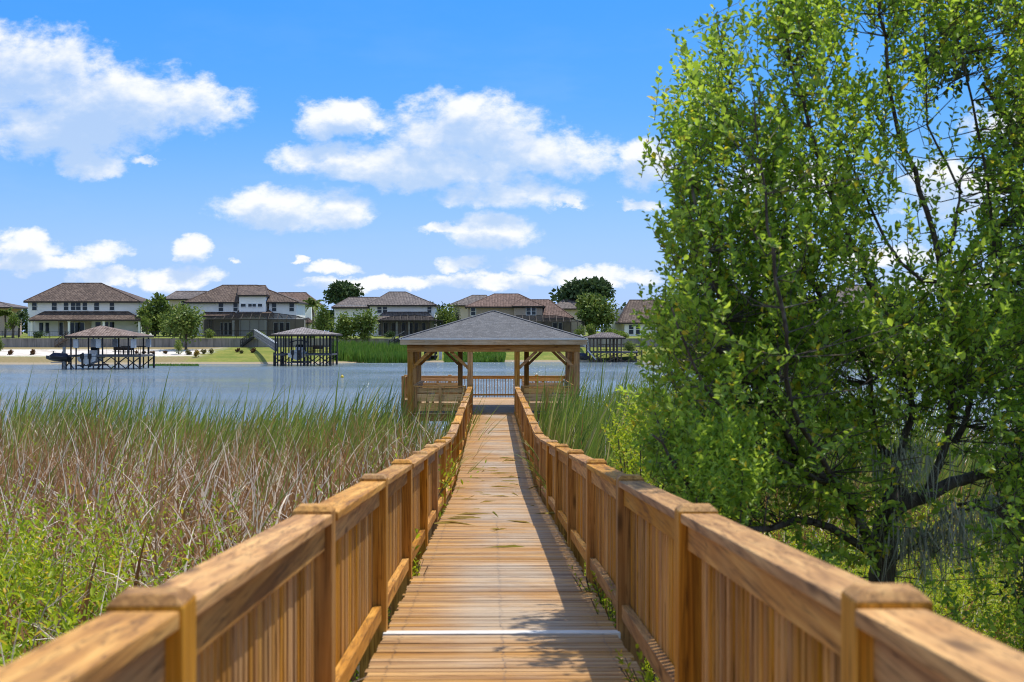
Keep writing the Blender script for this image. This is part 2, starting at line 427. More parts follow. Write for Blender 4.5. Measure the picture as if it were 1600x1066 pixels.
# ------------------------------------------------------------------ terrain, water
def shore(x): 
    t=np.clip((x+32)/22,0,1); t=t*t*(3-2*t)
    return 198+14*t+1.6*np.sin(x*.13)+.8*np.sin(x*.41+1)
_ty=np.array([-60,0,8,20,30,45,55,100,170]); _tz=np.array([.9,.45,-.25,-1.15,-1.75,-2.1,-2.7,-4,-3.4])
def gz(x,y):
    x=np.asarray(x,float); y=np.asarray(y,float)
    s=shore(x)
    z=np.interp(y,_ty,_tz)
    u=np.clip((y-s+8)/8,0,1); far=-2.5+.6*u           # up to the waterline
    v=np.clip((y-s)/(228-s),0,1); far=np.where(y>s,-1.9+2.05*(1-(1-v)**1.6),far)
    k=np.clip((y-170)/8,0,1)
    z=np.where(y>170,(1-k)*z+k*far,z)
    w=np.clip((y-228.12)/.16,0,1); z=np.where(y>228.1,.15+1.35*w,z)
    z=np.where(y>228.3,1.5+.45*np.clip((y-228.3)/16,0,1)+.3*np.clip((y-260)/400,0,1),z)
    return z
ys=np.concatenate([np.arange(-60,0,6.),np.arange(0,60,1.),np.arange(60,165,8.),np.arange(165,228,.8),[228.0,228.11,228.29],np.arange(228.5,262,1.),np.geomspace(264,3500,24)])
xs=np.concatenate([-np.geomspace(1800,105,14),np.arange(-100,-20,1.6),np.arange(-20,20,.8),np.arange(20,100,1.6),np.geomspace(105,1800,14)])
GX,GY=np.meshgrid(xs,ys); GZ=gz(GX,GY)
_h=lambda a,b,p:np.sin(a*p+1.3*np.sin(b*p*.7))*np.cos(b*p*1.1+a*.3*p)
GZ=GZ+np.where(GY<165,.05*_h(GX,GY,1.7),0)
nx,ny=len(xs),len(ys)
idx=np.arange(nx*ny).reshape(ny,nx)
gf=np.stack([idx[:-1,:-1],idx[:-1,1:],idx[1:,1:],idx[1:,:-1]],-1).reshape(-1,4)
def groundmat():
    m,t,b=mat('ground_soil_and_grass')
    p=t.node('ShaderNodeNewGeometry').outputs['Position']
    s=t.node('ShaderNodeSeparateXYZ'); t.put(s.inputs[0],p); x,y,z=s.outputs
    n=t.noise(p,.35,5,.65); nf=t.noise(p,3.,4,.7)
    lawn=t.mix(t.smooth(n,.35,.65),(.15,.19,.035),(.27,.26,.065))
    lawn=t.mix(t.smooth(nf,.4,.65,0,.5),lawn,(.10,.14,.03))
    sand=t.mix(t.smooth(n,.4,.65),(.68,.64,.60),(.50,.44,.38))
    tanb=t.mix(t.smooth(nf,.3,.7),(.30,.23,.13),(.20,.17,.075))
    mud=t.mix(t.smooth(nf,.3,.7),(.030,.024,.016),(.075,.06,.035))
    xx=t.math('ADD',x,t.math('MULTIPLY',t.math('SUBTRACT',n,.5),9))
    zz=t.math('ADD',z,t.math('MULTIPLY',t.math('SUBTRACT',nf,.5),.35))
    left=t.smooth(xx,-46,-42,1,0)
    c=t.mix(t.math('MULTIPLY',left,t.smooth(zz,-1.05,-.85)),lawn,sand)
    c=t.mix(t.math('MULTIPLY',left,t.smooth(zz,-.18,.0)),c,tanb)
    c=t.mix(t.math('MULTIPLY',left,t.smooth(zz,-.95,-1.1)),c,tanb)
    c=t.mix(t.smooth(zz,-1.62,-1.72),c,(.33,.27,.19))
    c=t.mix(t.math('GREATER_THAN',y,228.2),c,t.mix(t.smooth(n,.35,.65),(.15,.20,.04),(.22,.24,.06)))
    c=t.mix(t.math('LESS_THAN',y,150),c,mud)
    t.put(b.inputs['Base Color'],c); b.inputs['Roughness'].default_value=.95; b.inputs['Specular IOR Level'].default_value=.1
    t.put(b.inputs['Normal'],t.bump(nf,.5,.1)); return m
g=npmesh('ground',np.stack([GX,GY,GZ],-1),gf,groundmat(),smooth=False); tag(g,kind='structure')
def watermat():
    m,t,b=mat('lake_water')
    p=t.node('ShaderNodeNewGeometry').outputs['Position']
    n1=t.noise(t.mapping(p,(.42,1.0,1)),1.0,4,.62,.5)
    n2=t.noise(t.mapping(p,(2.2,5.,1)),1.0,3,.6)
    n3=t.noise(t.mapping(p,(.03,.05,1)),1.0,3,.5)
    h=t.math('ADD',t.math('MULTIPLY',n1,.7),t.math('MULTIPLY',n2,.2))
    b.inputs['Base Color'].default_value=(.15,.195,.23,1); b.inputs['Roughness'].default_value=.12; b.inputs['IOR'].default_value=1.33; t.put(b.inputs['Roughness'],t.lin(n3,.35,.65,.07,.24))
    t.put(b.inputs['Normal'],t.bump(h,1.0,.62))
    return m
mw=MB(); mw.poly([(-900,18,WATER),(900,18,WATER),(900,222,WATER),(-900,222,WATER)])
tag(mw.build('lake_water',watermat()),kind='structure')

# ------------------------------------------------------------------ boardwalk
YP=[2.95+2.74*k for k in range(-1,17)]
def dz(y): 
    return max(0.0,1.426-.0589*y)
def zl(y):  # piecewise linear between posts
    k=min(max(int((y-YP[0])//2.74),0),len(YP)-2); a,b=YP[k],YP[k+1]
    return dz(a)+(dz(b)-dz(a))*(y-a)/(b-a)
YEND=YP[-1]
bw=empty('boardwalk','long weathered wooden boardwalk floor of cross planks leading to the gazebo','boardwalk',(0,YP[0],0))
O=(0,YP[0],0)
def seg(mb,x0,x1,y0,y1,a0,a1,jit=0):
    z0,z1=zl(y0),zl(y1)
    mb.hexa([(x0,y0,z0+a0),(x1,y0,z0+a0),(x1,y1,z1+a0),(x0,y1,z1+a0),(x0,y0,z0+a1),(x1,y0,z0+a1),(x1,y1,z1+a1),(x0,y1,z1+a1)])
d=MB(); y=YP[0]-1.2
while y<YEND-.02:
    w=.089
    y0_=y
    if any(abs(y+.045-(q-.07))<.105 for q in YP[3:4]): y+=.015; continue
    x0,x1=-.70+random.uniform(-.012,.012),.70+random.uniform(-.012,.012)
    j=random.uniform(-.0025,.0025)
    y1=min(y+w,YEND)
    seg(d,x0,x1,y,y1,-.038+j,j)
    y+=w+random.uniform(.006,.011)
d.build('deck_planks',M['deck'],bw,bevel=.005,origin=O)
nm=MB()
for y_ in [YP[0]-1.2+.095*k for k in range(0,190)]:
    if y_<4: continue
    for x_ in (-.6,0,.6):
        for dy_ in (.022,.066):
            xx=x_+random.uniform(-.012,.012); yy=y_+dy_; zz=zl(yy)+.0045; q=.0045
            nm.poly([(xx-q,yy-q,zz),(xx+q,yy-q,zz),(xx+q,yy+q,zz),(xx-q,yy+q,zz)])
no=nm.build('nail_heads',M['iron'],bw,origin=O); no['kind']='stuff'
st=MB(); seg(st,-.71,.71,YP[3]-.13,YP[3]-.01,-.03,.006); st.build('threshold_strip',M['white_strip'],bw,bevel=.003,origin=O)
jo=MB()
for x in (-.60,0,.60):
    for a,b in zip(YP[:-1],YP[1:]): seg(jo,x-.02,x+.02,a,b,-.23,-.042)
jo.build('joist',M['wood_y'],bw,origin=O)
def railing(sgn,label):
    r=empty('boardwalk_railing',label,'railing',(sgn*.8,YP[0],0))
    o=(sgn*.8,YP[0],0)
    def sx(a,b): 
        return (a,b) if sgn>0 else (-b,-a)
    for k,yp in enumerate(YP):
        z=dz(yp); m=MB(); x0,x1=sx(.70,.862); 
        jx=random.uniform(-.006,.006); top=z+.946+random.uniform(-.006,.01); gzv=float(gz(sgn*.8,yp))-.4
        c=.022
        x0+=jx; x1+=jx; y0,y1=yp-.066,yp+.066
        m.box(x0,x1,y0,y1,gzv,top-.022)
        m.hexa([(x0,y0,top-.0222),(x1,y0,top-.0222),(x1,y1,top-.0222),(x0,y1,top-.0222),(x0+c,y0+c,top),(x1-c,y0+c,top),(x1-c,y1-c,top),(x0+c,y1-c,top)])
        po=m.build('post',M['wood_z'],r,bevel=.005 if k<9 else 0,origin=o)
        if k==len(YP)-1: break
        a,b=yp+.068,YP[k+1]-.068
        bv=.006 if k<8 else 0
        m=MB(); j=random.uniform(-.006,.010); x0,x1=sx(.696+j,.846+j); g0=.010
        seg(m,x0,x1,a+g0,b-random.uniform(.0,.008),.875,.913); m.build('cap_rail',M['wood_y'],r,bevel=bv,origin=o)
        m=MB(); x0,x1=sx(.734,.772); seg(m,x0,x1,a,b,.765,.874); m.build('top_rail',M['wood_y'],r,bevel=bv*.6,origin=o)
        m=MB(); x0,x1=sx(.722,.7715); seg(m,x0,x1,a,b,.075,.165); m.build('bottom_rail',M['wood_y'],r,bevel=bv*.6,origin=o)
        m=MB(); nb=31
        for i in range(nb):
            yy=a+(b-a)*(i+.5)/nb+random.uniform(-.004,.004); w=.024
            x0,x1=sx(.7735+random.uniform(0,.004),.797); seg(m,x0,x1,yy-w,yy+w,.06+random.uniform(-.01,.01),.86)
        m.build('baluster_panel',M['wood_z'],r,origin=o)
    return r
railing(-1,'wooden boardwalk railing with capped posts along the open reed marsh on the left')
railing(1,'wooden boardwalk railing with capped posts running under the big leafy tree on the right')

# ------------------------------------------------------------------ gazebo
GY0=YEND; HW=2.81; GD=5.6
gx=0.0
gaz=empty('gazebo','open wooden gazebo with grey shingle hip roof at the end of the boardwalk','gazebo',(gx,GY0,0))
o=(gx,GY0,0)
YR=GY0+GD+5.15
m=MB()
y=GY0+.01
while y<GY0+GD+5.3:
    hw=2.9 if y<YR-1.5 else 3.72
    m.box(-hw,min(hw,3.1),y,y+.138,-.04,0); y+=.145
m.build('deck_planks',M['gdeck'],gaz,origin=o)
YR=YR0=GY0+GD+5.15
m=MB()
for hw,ya,yb in ((2.9,GY0+.05,YR0-1.5),(3.08,YR0-1.45,GY0+GD+5.3)):
    m.box(-hw,hw,ya,ya+.05,-.28,-.045); m.box(-hw,hw,yb-.05,yb,-.28,-.045); m.box(-hw,-hw+.05,ya+.05,yb-.05,-.28,-.045); m.box(hw-.05,hw,ya+.05,yb-.05,-.28,-.045)
m.build('rim_joist',M['gwood_x'],gaz,origin=o)
EZ=2.30; pw=.09
posts=[(-HW,0),(HW,0),(-.79,0),(.79,0),(-HW,GD/2),(HW,GD/2),(-HW,GD),(HW,GD),(-1.25,GD),(1.25,GD)]
for (px_,py_) in posts:
    m=MB(); yy=GY0+py_+.09; xx=px_; 
    m.box(xx-pw,xx+pw,yy-pw,yy+pw,-2.6,EZ-.24); m.build('post',M['gwood_z'],gaz,bevel=.008,origin=o)
for yb in (GY0+.09,GY0+GD+.09):
    m=MB(); m.box(-HW-.1,HW+.1,yb-.10,yb+.10,EZ-.238,EZ); m.build('beam',M['gwood_x'],gaz,origin=o)
for xb in (-HW,HW):
    m=MB(); m.box(xb-.1,xb+.1,GY0+.195,GY0+GD-.015,EZ-.236,EZ-.002); m.build('beam',M['gwood_y'],gaz,origin=o)
def brace(a,b):
    m=MB(); m.bar(a,b,.07,.10); m.build('brace',M['gwood_x'],gaz,origin=o)
for yb in (GY0+.09,GY0+GD+.09):
    for s in (-1,1):
        brace((s*(HW-.06),yb,EZ-.80),(s*(HW-.66),yb,EZ-.22))
        xi=.79 if yb<GY0+1 else 1.25
        brace((s*(xi+.06),yb,EZ-.80),(s*(xi+.66),yb,EZ-.22))
for s in (-1,1):
    for yb,sg in ((GY0+.09,1),(GY0+GD+.09,-1),(GY0+GD/2+.09,1),(GY0+GD/2+.09,-1)):
        brace((s*HW,yb+sg*.06,EZ-.80),(s*HW,yb+sg*.66,EZ-.22))
ER=3.13; yc=GY0+GD/2+.09; zt=EZ+.215; za=H(485.5,GY0+GD/2)
roof=MB()
e=[(-ER,yc-ER,zt),(ER,yc-ER,zt),(ER,yc+ER,zt),(-ER,yc+ER,zt)]
for a,b in ((0,1),(1,2),(2,3),(3,0)): roof.poly([e[a],e[b],(0,yc,za)])
e2=[(-ER+.02,yc-ER+.02,zt-.05),(ER-.02,yc-ER+.02,zt-.05),(ER-.02,yc+ER-.02,zt-.05),(-ER+.02,yc+ER-.02,zt-.05)]
for a,b in ((0,1),(1,2),(2,3),(3,0)): roof.poly([e2[b],e2[a],(0,yc,za-.06)])
rf=roof.build('roof',M['shingle'],gaz,origin=o)
m=MB()
for a in range(4): m.bar(Vector(e[a])+Vector((0,0,.0)),Vector((0,yc,za+.0)),.13,.03)
m.build('hip_cap',M['shingle'],rf,origin=o)
for mm,nm,mt,h0,h1,t,off in ((MB(),'drip_edge',M['drip'],zt-.045,zt+.012,.012,.022),(MB(),'fascia',M['fascia'],zt-.215,zt-.05,.03,.0)):
    E=ER+off
    mm.box(-E,E,yc-E,yc-E+t,h0,h1); mm.box(-E,E,yc+E-t,yc+E,h0,h1)
    mm.box(-E,-E+t,yc-E+t,yc+E-t,h0,h1); mm.box(E-t,E,yc-E+t,yc+E-t,h0,h1)
    mm.build(nm,mt,rf,origin=o)
m=MB()
for i in range(15):
    xx=-2.9+i*.414; r=1-abs(xx)/ER
    zz=zt-.06; dzr=(za-zt)*r
    m.bar((xx,yc-ER+.05,zz-.05),(xx,yc-ER+.05+ER*r,zz-.05+dzr),.04,.10); m.bar((xx,yc+ER-.05,zz-.05),(xx,yc+ER-.05-ER*r,zz-.05+dzr),.04,.10)
m.build('rafter',M['gwood_y'],gaz,origin=o)
# benches with slatted backs
def bench(x0,x1,y0,depth_sign,label):
    """bench between x0..x1, its back on plane y0, seat reaching depth_sign side"""
    b=empty('bench',label,'bench',((x0+x1)/2,y0,0),'built-in benches round the gazebo deck'); oo=((x0+x1)/2,y0,0)
    m=MB()
    for z0,z1 in ((.06,.34),(.38,.64),(.68,.85)): m.box(x0,x1,y0-.02,y0+.02,z0,z1)
    m.build('backrest',M['bwood_lit_x'],b,origin=oo)
    m=MB(); m.box(x0,x1,y0-.08,y0+.08,.87,.91); m.build('top_board',M['wood_x'],b,bevel=.005,origin=oo)
    s=depth_sign
    m=MB(); 
    for i in range(3):
        a,c=sorted((y0+s*(.05+.15*i),y0+s*(.18+.15*i))); m.box(x0,x1,a,c,.42,.46)
    m.build('seat',M['wood_x'],b,origin=oo)
    for xx in (x0+.05,(x0+x1)/2,x1-.05):
        m=MB(); ya,yb=sorted((y0-s*.025,y0-s*.10)); m.box(xx-.05,xx+.05,ya,yb,0.0,.868); m.build('leg',M['wood_z'],b,origin=oo)
    for xx in (x0+.08,x1-.08):
        m=MB(); ya,yb=sorted((y0+s*.36,y0+s*.44)); m.box(xx-.045,xx+.045,ya,yb,0.0,.418); m.build('leg',M['wood_z'],b,origin=oo)
    return b
bench(-2.68,-.92,GY0+.16,1,'wooden slat-back bench left of the gazebo entrance, seen from behind')
bench(.92,2.68,GY0+.16,1,'wooden slat-back bench right of the gazebo entrance, seen from behind')
YR=GY0+GD+5.15
bench(-3.3,-1.3,YR-.16,-1,'wooden bench facing the boardwalk at the left end of the lake-side railing')
bench(1.2,2.9,YR-.16,-1,'wooden bench facing the boardwalk at the right end of the lake-side railing')
def side_bench(s,label):
    b=empty('bench',label,'bench',(s*2.66,GY0+2.8,0),'built-in benches round the gazebo deck'); oo=(s*2.66,GY0+2.8,0)
    ya,yb=GY0+.75,GY0+GD-.35; xq=s*2.66
    m=MB()
    for z0,z1 in ((.40,.66),(.70,.84)): m.box(xq-.02,xq+.02,ya,yb,z0,z1)
    m.build('backrest',M['wood_y'],b,origin=oo)
    m=MB(); m.box(xq-.08,xq+.08,ya,yb,.87,.91); m.build('top_board',M['wood_y'],b,origin=oo)
    m=MB()
    for i in range(3):
        a,c=sorted((xq-s*(.05+.15*i),xq-s*(.18+.15*i))); m.box(a,c,ya,yb,.42,.46)
    m.build('seat',M['wood_y'],b,origin=oo)
    for yy in (ya+.08,yb-.08):
        m=MB(); a,c=sorted((xq-s*.36,xq-s*.44)); m.box(a,c,yy-.045,yy+.045,0,.418); m.build('leg',M['wood_z'],b,origin=oo)
        m=MB(); m.box(xq+s*.06-.035,xq+s*.06+.035,yy-.05,yy+.05,0,.868); m.build('leg',M['wood_z'],b,origin=oo)
        m=MB(); a,c=sorted((xq-s*.02,xq-s*.46)); m.box(a,c,yy-.05,yy+.05,.60,.64); m.build('armrest',M['wood_x'],b,origin=oo)
side_bench(-1,'wooden bench along the left side of the gazebo under the roof')
side_bench(1,'wooden bench along the right side of the gazebo under the roof')
lr=empty('lake_railing','low wooden railing with thin dark balusters at the lake end of the gazebo deck','railing',(0,YR,0)); oo=(0,YR,0)
m=MB(); m.box(-3.7,3.1,YR-.07,YR+.07,.875,.913); m.box(-3.7,-3.56,YR-1.4,YR-.07,.875,.913); m.box(2.96,3.1,YR-1.4,YR-.07,.875,.913); m.build('cap_rail',M['wood_x'],lr,origin=oo)
m=MB(); m.box(-3.6,3.0,YR-.02,YR+.02,.78,.874); m.box(-3.65,-3.61,YR-1.3,YR-.05,.78,.874); m.box(3.01,3.05,YR-1.3,YR-.05,.78,.874); m.build('top_rail',M['wood_x'],lr,origin=oo)
m=MB(); m.box(-3.6,3.0,YR-.02,YR+.02,.09,.16); m.build('bottom_rail',M['wood_x'],lr,origin=oo)
m=MB()
for i in range(58): xx=-3.55+i*.1127; m.box(xx-.013,xx+.013,YR+.022,YR+.045,.02,.80)
for i in range(11):
    yy=YR-1.3+i*.118
    for s in (-3.67,3.07): m.box(s-.013,s+.013,yy-.013,yy+.013,.02,.80)
m.build('baluster_panel',M['gwood_z'],lr,origin=oo)
for xx in (-3.63,-1.8,1.8,3.03):
    m=MB(); yy=YR+.12; m.box(xx-.07,xx+.07,yy-.05,yy+.06,-2.8,.95); m.build('post',M['wood_z'],lr,bevel=.006,origin=oo)
for xx in (-3.63,3.03):
    m=MB(); yy=YR-1.45; m.box(xx-.07,xx+.07,yy-.06,yy+.06,-2.8,.95); m.build('post',M['wood_z'],lr,bevel=.006,origin=oo)

# ------------------------------------------------------------------ far shore buildings
class House:
    def __init__(s,name,label,Z,pxc,cat='house'):
        s.Z=Z; s.o=(X(pxc,Z),Z,1.9); s.r=empty(name,label,cat,s.o)
    def wall(s,p0,p1,y0,y1,off,dep,mt,name='wall'):
        Z=s.Z+off; m=MB(); m.box(X(p0,Z),X(p1,Z),Z,Z+dep,H(y1,Z),H(y0,Z)); return m.build(name,mt,s.r,origin=s.o)
    def hip(s,p0,p1,ye,r0,r1,yr,off,dep,mt,ridge=.5,fas=.28,name='roof',gl=False):
        Z=s.Z+off; Zr=Z+dep*ridge
        xa,xb=X(p0,Z),X(p1,Z); ze=H(ye,Z); zr=H(yr,Zr); ra,rb=X(r0,Zr),X(r1,Zr)
        m=MB(); e=[(xa,Z,ze),(xb,Z,ze),(xb,Z+dep,ze),(xa,Z+dep,ze)]; A=(ra,Zr,zr); B=(rb,Zr,zr)
        m.poly([e[0],e[1],B,A]); m.poly([e[2],e[3],A,B]); m.poly([e[1],e[2],B]); m.poly([e[3],e[0],A])
        m.poly([(p[0],p[1],p[2]-.02) for p in e][::-1])
        ro=m.build(name,mt,s.r,origin=s.o)
        m=MB(); t=.06
        m.box(xa-.02,xb+.02,Z-.04,Z+t,ze-fas,ze-.02); m.box(xa-.02,xa+t,Z+t,Z+dep,ze-fas,ze-.02); m.box(xb-t,xb+.02,Z+t,Z+dep,ze-fas,ze-.02)
        m.build('fascia',M['dark_trim'],ro,origin=s.o)
        m=MB(); m.tube([e[0],A],[.1,.1],5); m.tube([e[1],B],[.1,.1],5)
        if abs(ra-rb)>.05: m.tube([A,B],[.11,.11],5)
        m.build('ridge_tiles',mt,ro,origin=s.o)
        return ro
    def win(s,p0,p1,y0,y1,off,cols=1,rows=2,name='window',frame=None):
        Z=s.Z+off; x0,x1,z0,z1=X(p0,Z),X(p1,Z),H(y1,Z),H(y0,Z); t=.10
        m=MB(); ya,yb=Z-.07,Z-.003
        m.box(x0-t,x0,ya,yb,z0-t,z1+t); m.box(x1,x1+t,ya,yb,z0-t,z1+t); m.box(x0,x1,ya,yb,z1,z1+t); m.box(x0,x1,ya-.04,yb,z0-t,z0)
        for i in range(1,cols): xx=x0+(x1-x0)*i/cols; m.box(xx-.045,xx+.045,ya,yb,z0,z1)
        for j in range(1,rows): zz=z0+(z1-z0)*j/rows; m.box(x0,x1,ya+.015,yb,zz-.035,zz+.035)
        w=m.build(name,frame or M['trim'],s.r,origin=s.o)
        m=MB(); m.box(x0+.001,x1-.001,Z-.035,Z-.004,z0+.001,z1-.001); m.build('pane',M['glass'],w,origin=s.o)
    def col(s,p0,p1,y0,y1,off,mt=None,name='column'):
        Z=s.Z+off; m=MB(); m.box(X(p0,Z),X(p1,Z),Z,Z+.4,H(y1,Z),H(y0,Z))
        m.box(X(p0,Z)-.06,X(p1,Z)+.06,Z-.06,Z+.46,H(y0,Z)-.25,H(y0,Z)-.02); m.box(X(p0,Z)-.06,X(p1,Z)+.06,Z-.06,Z+.46,H(y1,Z)+.001,H(y1,Z)+.25)
        m.build(name,mt or M['stucco'],s.r,origin=s.o)
def cage(label,Z,px0,px1,ybase,yeave,arc,dep,n=9):
    """screened pool cage: bronze frame of posts and bars with dark mesh; arc = crown outline (px,py)"""
    o=(X((px0+px1)/2,Z),Z,1.9); r=empty('pool_cage',label,'pool cage',o)
    fr=MB(); sc_=MB(); zb,ze=H(ybase,Z),H(yeave,Z); xs_=[X(px0+(px1-px0)*i/n,Z) for i in range(n+1)]
    def top(x): 
        pts=[(X(a,Z),H(b,Z)) for a,b in arc]
        return float(np.interp(x,[p[0] for p in pts],[p[1] for p in pts]))
    for x in xs_: fr.box(x-.04,x+.04,Z-.05,Z+.05,zb,ze)
    fr.box(xs_[0],xs_[-1],Z-.06,Z+.06,ze-.06,ze+.06); fr.box(xs_[0],xs_[-1],Z-.045,Z+.045,zb+.85,zb+.92)
    Zm=Z+dep*.35
    crown=[(x,Zm,max(top(x),ze+.05)) for x in np.linspace(xs_[0],xs_[-1],n*2+1)]
    for i,x in enumerate(xs_):
        c=crown[2*i]; fr.bar((x,Z,ze),c,.09,.09); fr.bar(c,(x,Z+dep,ze+.3),.09,.09)
    for a,b in zip(crown[:-1],crown[1:]): fr.bar(a,b,.10,.10)
    for x in (xs_[0],xs_[-1]):
        for k in range(1,4): fr.box(x-.04,x+.04,Z+dep*k/3-.05,Z+dep*k/3+.05,zb,ze+.1)
        fr.bar((x,Z,ze),(x,Z+dep,ze),.1)
    fr.build('frame',M['dark_trim'],r,origin=o)
    sc_.poly([(xs_[0],Z-.01,zb),(xs_[-1],Z-.01,zb),(xs_[-1],Z-.01,ze),(xs_[0],Z-.01,ze)])
    for x in (xs_[0],xs_[-1]): sc_.poly([(x,Z,zb),(x,Z+dep,zb),(x,Z+dep,ze),(x,Z,ze)])
    for i in range(n*2):
        xa=xs_[0]+(xs_[-1]-xs_[0])*i/(2*n); xb=xs_[0]+(xs_[-1]-xs_[0])*(i+1)/(2*n)
        sc_.poly([(xa,Z,ze),(xb,Z,ze),crown[i+1],crown[i]]); sc_.poly([crown[i],crown[i+1],(xb,Z+dep,ze+.3),(xa,Z+dep,ze+.3)])
    sc_.build('screen_mesh',M['screen'],r,origin=o)
# house 1
h=House('house','white two-storey house with brown hip roof and columned porch across its back',246,131)
h.wall(47,218.5,470,526,0,11,M['stucco']); h.hip(40.5,221,471,101,161,443,-.9,13,M['tile'])
for a,b,c in ((54,61,1),(84.5,92,1),(103,110,1),(114,129,2),(132,139,1),(150,157.5,1),(174,181,1)): h.win(a,b,472.5,485,0,c,2)
h.hip(47,222,499.5,72,203,487.5,-3.6,3.6,M['tile'],ridge=1.0,name='porch_roof')
for a,b in ((51,54.5),(109,112),(163,166),(218,221.5)): h.col(a,b,501.5,525.5,-3.3)
for a,b in ((65,71),(74.5,80)): h.win(a,b,504.5,521,0,1,1,'door')
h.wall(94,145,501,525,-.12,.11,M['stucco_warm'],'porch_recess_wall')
for a,b in ((96,101.5),(113,119),(120.5,127),(128,134.5)): h.win(a,b,504,524,-.13,1,1,'glass_door')
for a,b in ((152,160),(166.5,172),(174,181)): h.win(a,b,503.5,514,0,1,1)
# house 0 at the left edge
h=House('house','tan house with dark hip roof cut off by the left picture edge',262,-12)
h.wall(-45,4,481,525,0,12,M['stucco_pink']); h.hip(-52,23,480,-40,1,471,-.8,13,M['tile_grey']); h.win(-8,-2,500,514,0)
# house 2
h=House('house','white two-storey house with raised centre bay behind a wide screened pool cage',246,380)
h.wall(294,375.5,471,526,0,12,M['stucco']); h.wall(421,463.5,471,526,0,12,M['stucco']); h.wall(375,416,461,526,-1.2,6,M['stucco'],'centre_bay_wall')
h.hip(289.5,467.5,472,349,403,446,-.9,13,M['tile'])
h.hip(372.5,418.5,461,374,416,446.4,-1.7,8.2,M['tile'],ridge=.93,name='bay_roof')
for a,b in ((343,350),(366,372.5),(426,432.5),(453,460)): h.win(a,b,474.5,486.5,0)
for a,b,c in ((377.5,385,1),(389,401,2),(404,410.5,1)): h.win(a,b,475,479.5,-1.2,c,1)
h.hip(371,426,489.5,377,420,483,-2.6,4.2,M['tile'],ridge=1.0,name='porch_roof'); h.hip(318,372,493.5,322,368,488.5,-2.4,2.4,M['tile'],ridge=1.0,name='porch_roof')
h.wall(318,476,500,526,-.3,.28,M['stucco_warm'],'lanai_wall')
for a,b in ((346,350),(352,356.5),(359,363),(378,383),(384.5,390),(391,396),(398,402.5),(406,411),(429,435),(438,444),(447,453)): h.win(a,b,504.5,523,-.3,1,1,'glass_door')
for a,b in ((364,367),(414,417)): h.col(a,b,501,526,-2.6)
cage('bronze framed screened pool cage behind the white house with the raised centre bay',239,321,476,524.5,499.5,((321,497),(375,490),(430,489.5),(465,494),(476,499)),6.5,11)
# roofs behind house 2
h=House('house','distant house with grey brown roof showing left of the raised bay house',285,300)
h.wall(266,330,468,524,0,10,M['stucco_warm']); h.hip(257,345,467,277,324,455.5,-.8,12,M['tile_grey']); h.win(285,290,470,478,0)
h=House('house','distant house with reddish brown roof right of the raised bay house',285,465)
h.wall(425,486,470,524,0,10,M['stucco_pink']); h.hip(415,496,476,436,479,457.5,-.8,12,M['tile_red'])
h.wall(474,487,480,524,-3,2.8,M['stucco'],'side_wall'); h.hip(470,490,504,474,480,495,-5,5,M['tile_red'],name='side_roof')
# house 3
h=House('house','white house with grey tile hip roof and attached lanai left of the gazebo roof',246,605)
h.wall(578,679,475,526,0,12,M['stucco']); h.hip(574,682,476.5,608,634,456.5,-.9,13,M['tile_grey'])
h.wall(523,578,477,526,2,10,M['stucco'],'garage_wing_wall'); h.hip(518.5,596,480,546,592,465,1.1,11,M['tile_grey'])
for a,b in ((590,596.5),(598.5,605),(668,674)): h.win(a,b,479.5,489,0)
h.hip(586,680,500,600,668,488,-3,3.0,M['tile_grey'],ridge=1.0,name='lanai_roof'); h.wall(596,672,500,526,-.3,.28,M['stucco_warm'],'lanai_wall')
for a,b in ((600,606),(612,618),(628,634),(640,645),(648,653),(660,665)): h.win(a,b,505,522,-.3,1,1,'glass_door')
for a,b in ((619,621.5),(638,640.5)): h.col(a,b,501,525,-2.4)
cage('dark screened pool cage in front of the grey roofed white house',240,592,692,524,501,((592,499),(612,494),(645,492),(675,496),(692,501)),6,9)
# house 4
h=House('house','tan house with brown hip roofs rising behind the gazebo roof',248,790)
h.wall(731,848,478,526,0,12,M['stucco_tan']); h.hip(726.5,852,479,772,810,459.5,-.9,14,M['tile_red'])
h.hip(800,850,478,815,820,466,-1.6,9,M['tile_red'],name='bay_roof'); h.wall(803,847,479,526,-.9,.85,M['stucco_tan'],'bay_wall')
h.wall(840,893,495,526,.5,10,M['stucco_tan'],'wing_wall'); h.hip(838,897,496.5,830,858,468.5,-.4,13,M['tile_red'],name='wing_roof')
for a,b in ((736,743),): h.win(a,b,480,493,0)
for a,b in ((822.5,829),(831,837)): h.win(a,b,480.5,492,-.9)
for a,b in ((812,818),(824,829),(864,870),(873,878)): h.win(a,b,505,522,-.9 if b<840 else .5,1,1,'glass_door')
cage('large dark screened pool cage right of the gazebo roof peak',240,806,913,524,503,((806,493),(870,493),(893,497),(913,504)),7,10)
h=House('house','distant house with a pale grey roof slope behind the tan house',290,720)
h.wall(708,760,476,524,0,10,M['stucco_warm']); h.hip(700,772,477,738,760,461.5,-.8,12,M['tile_grey'])
h=House('house','distant house with plain grey roof between the dark oak and the tan house',292,895)
h.wall(866,915,482,524,0,10,M['stucco_warm']); h.hip(860,920,482,880,911,469,-.8,12,M['tile_grey'])
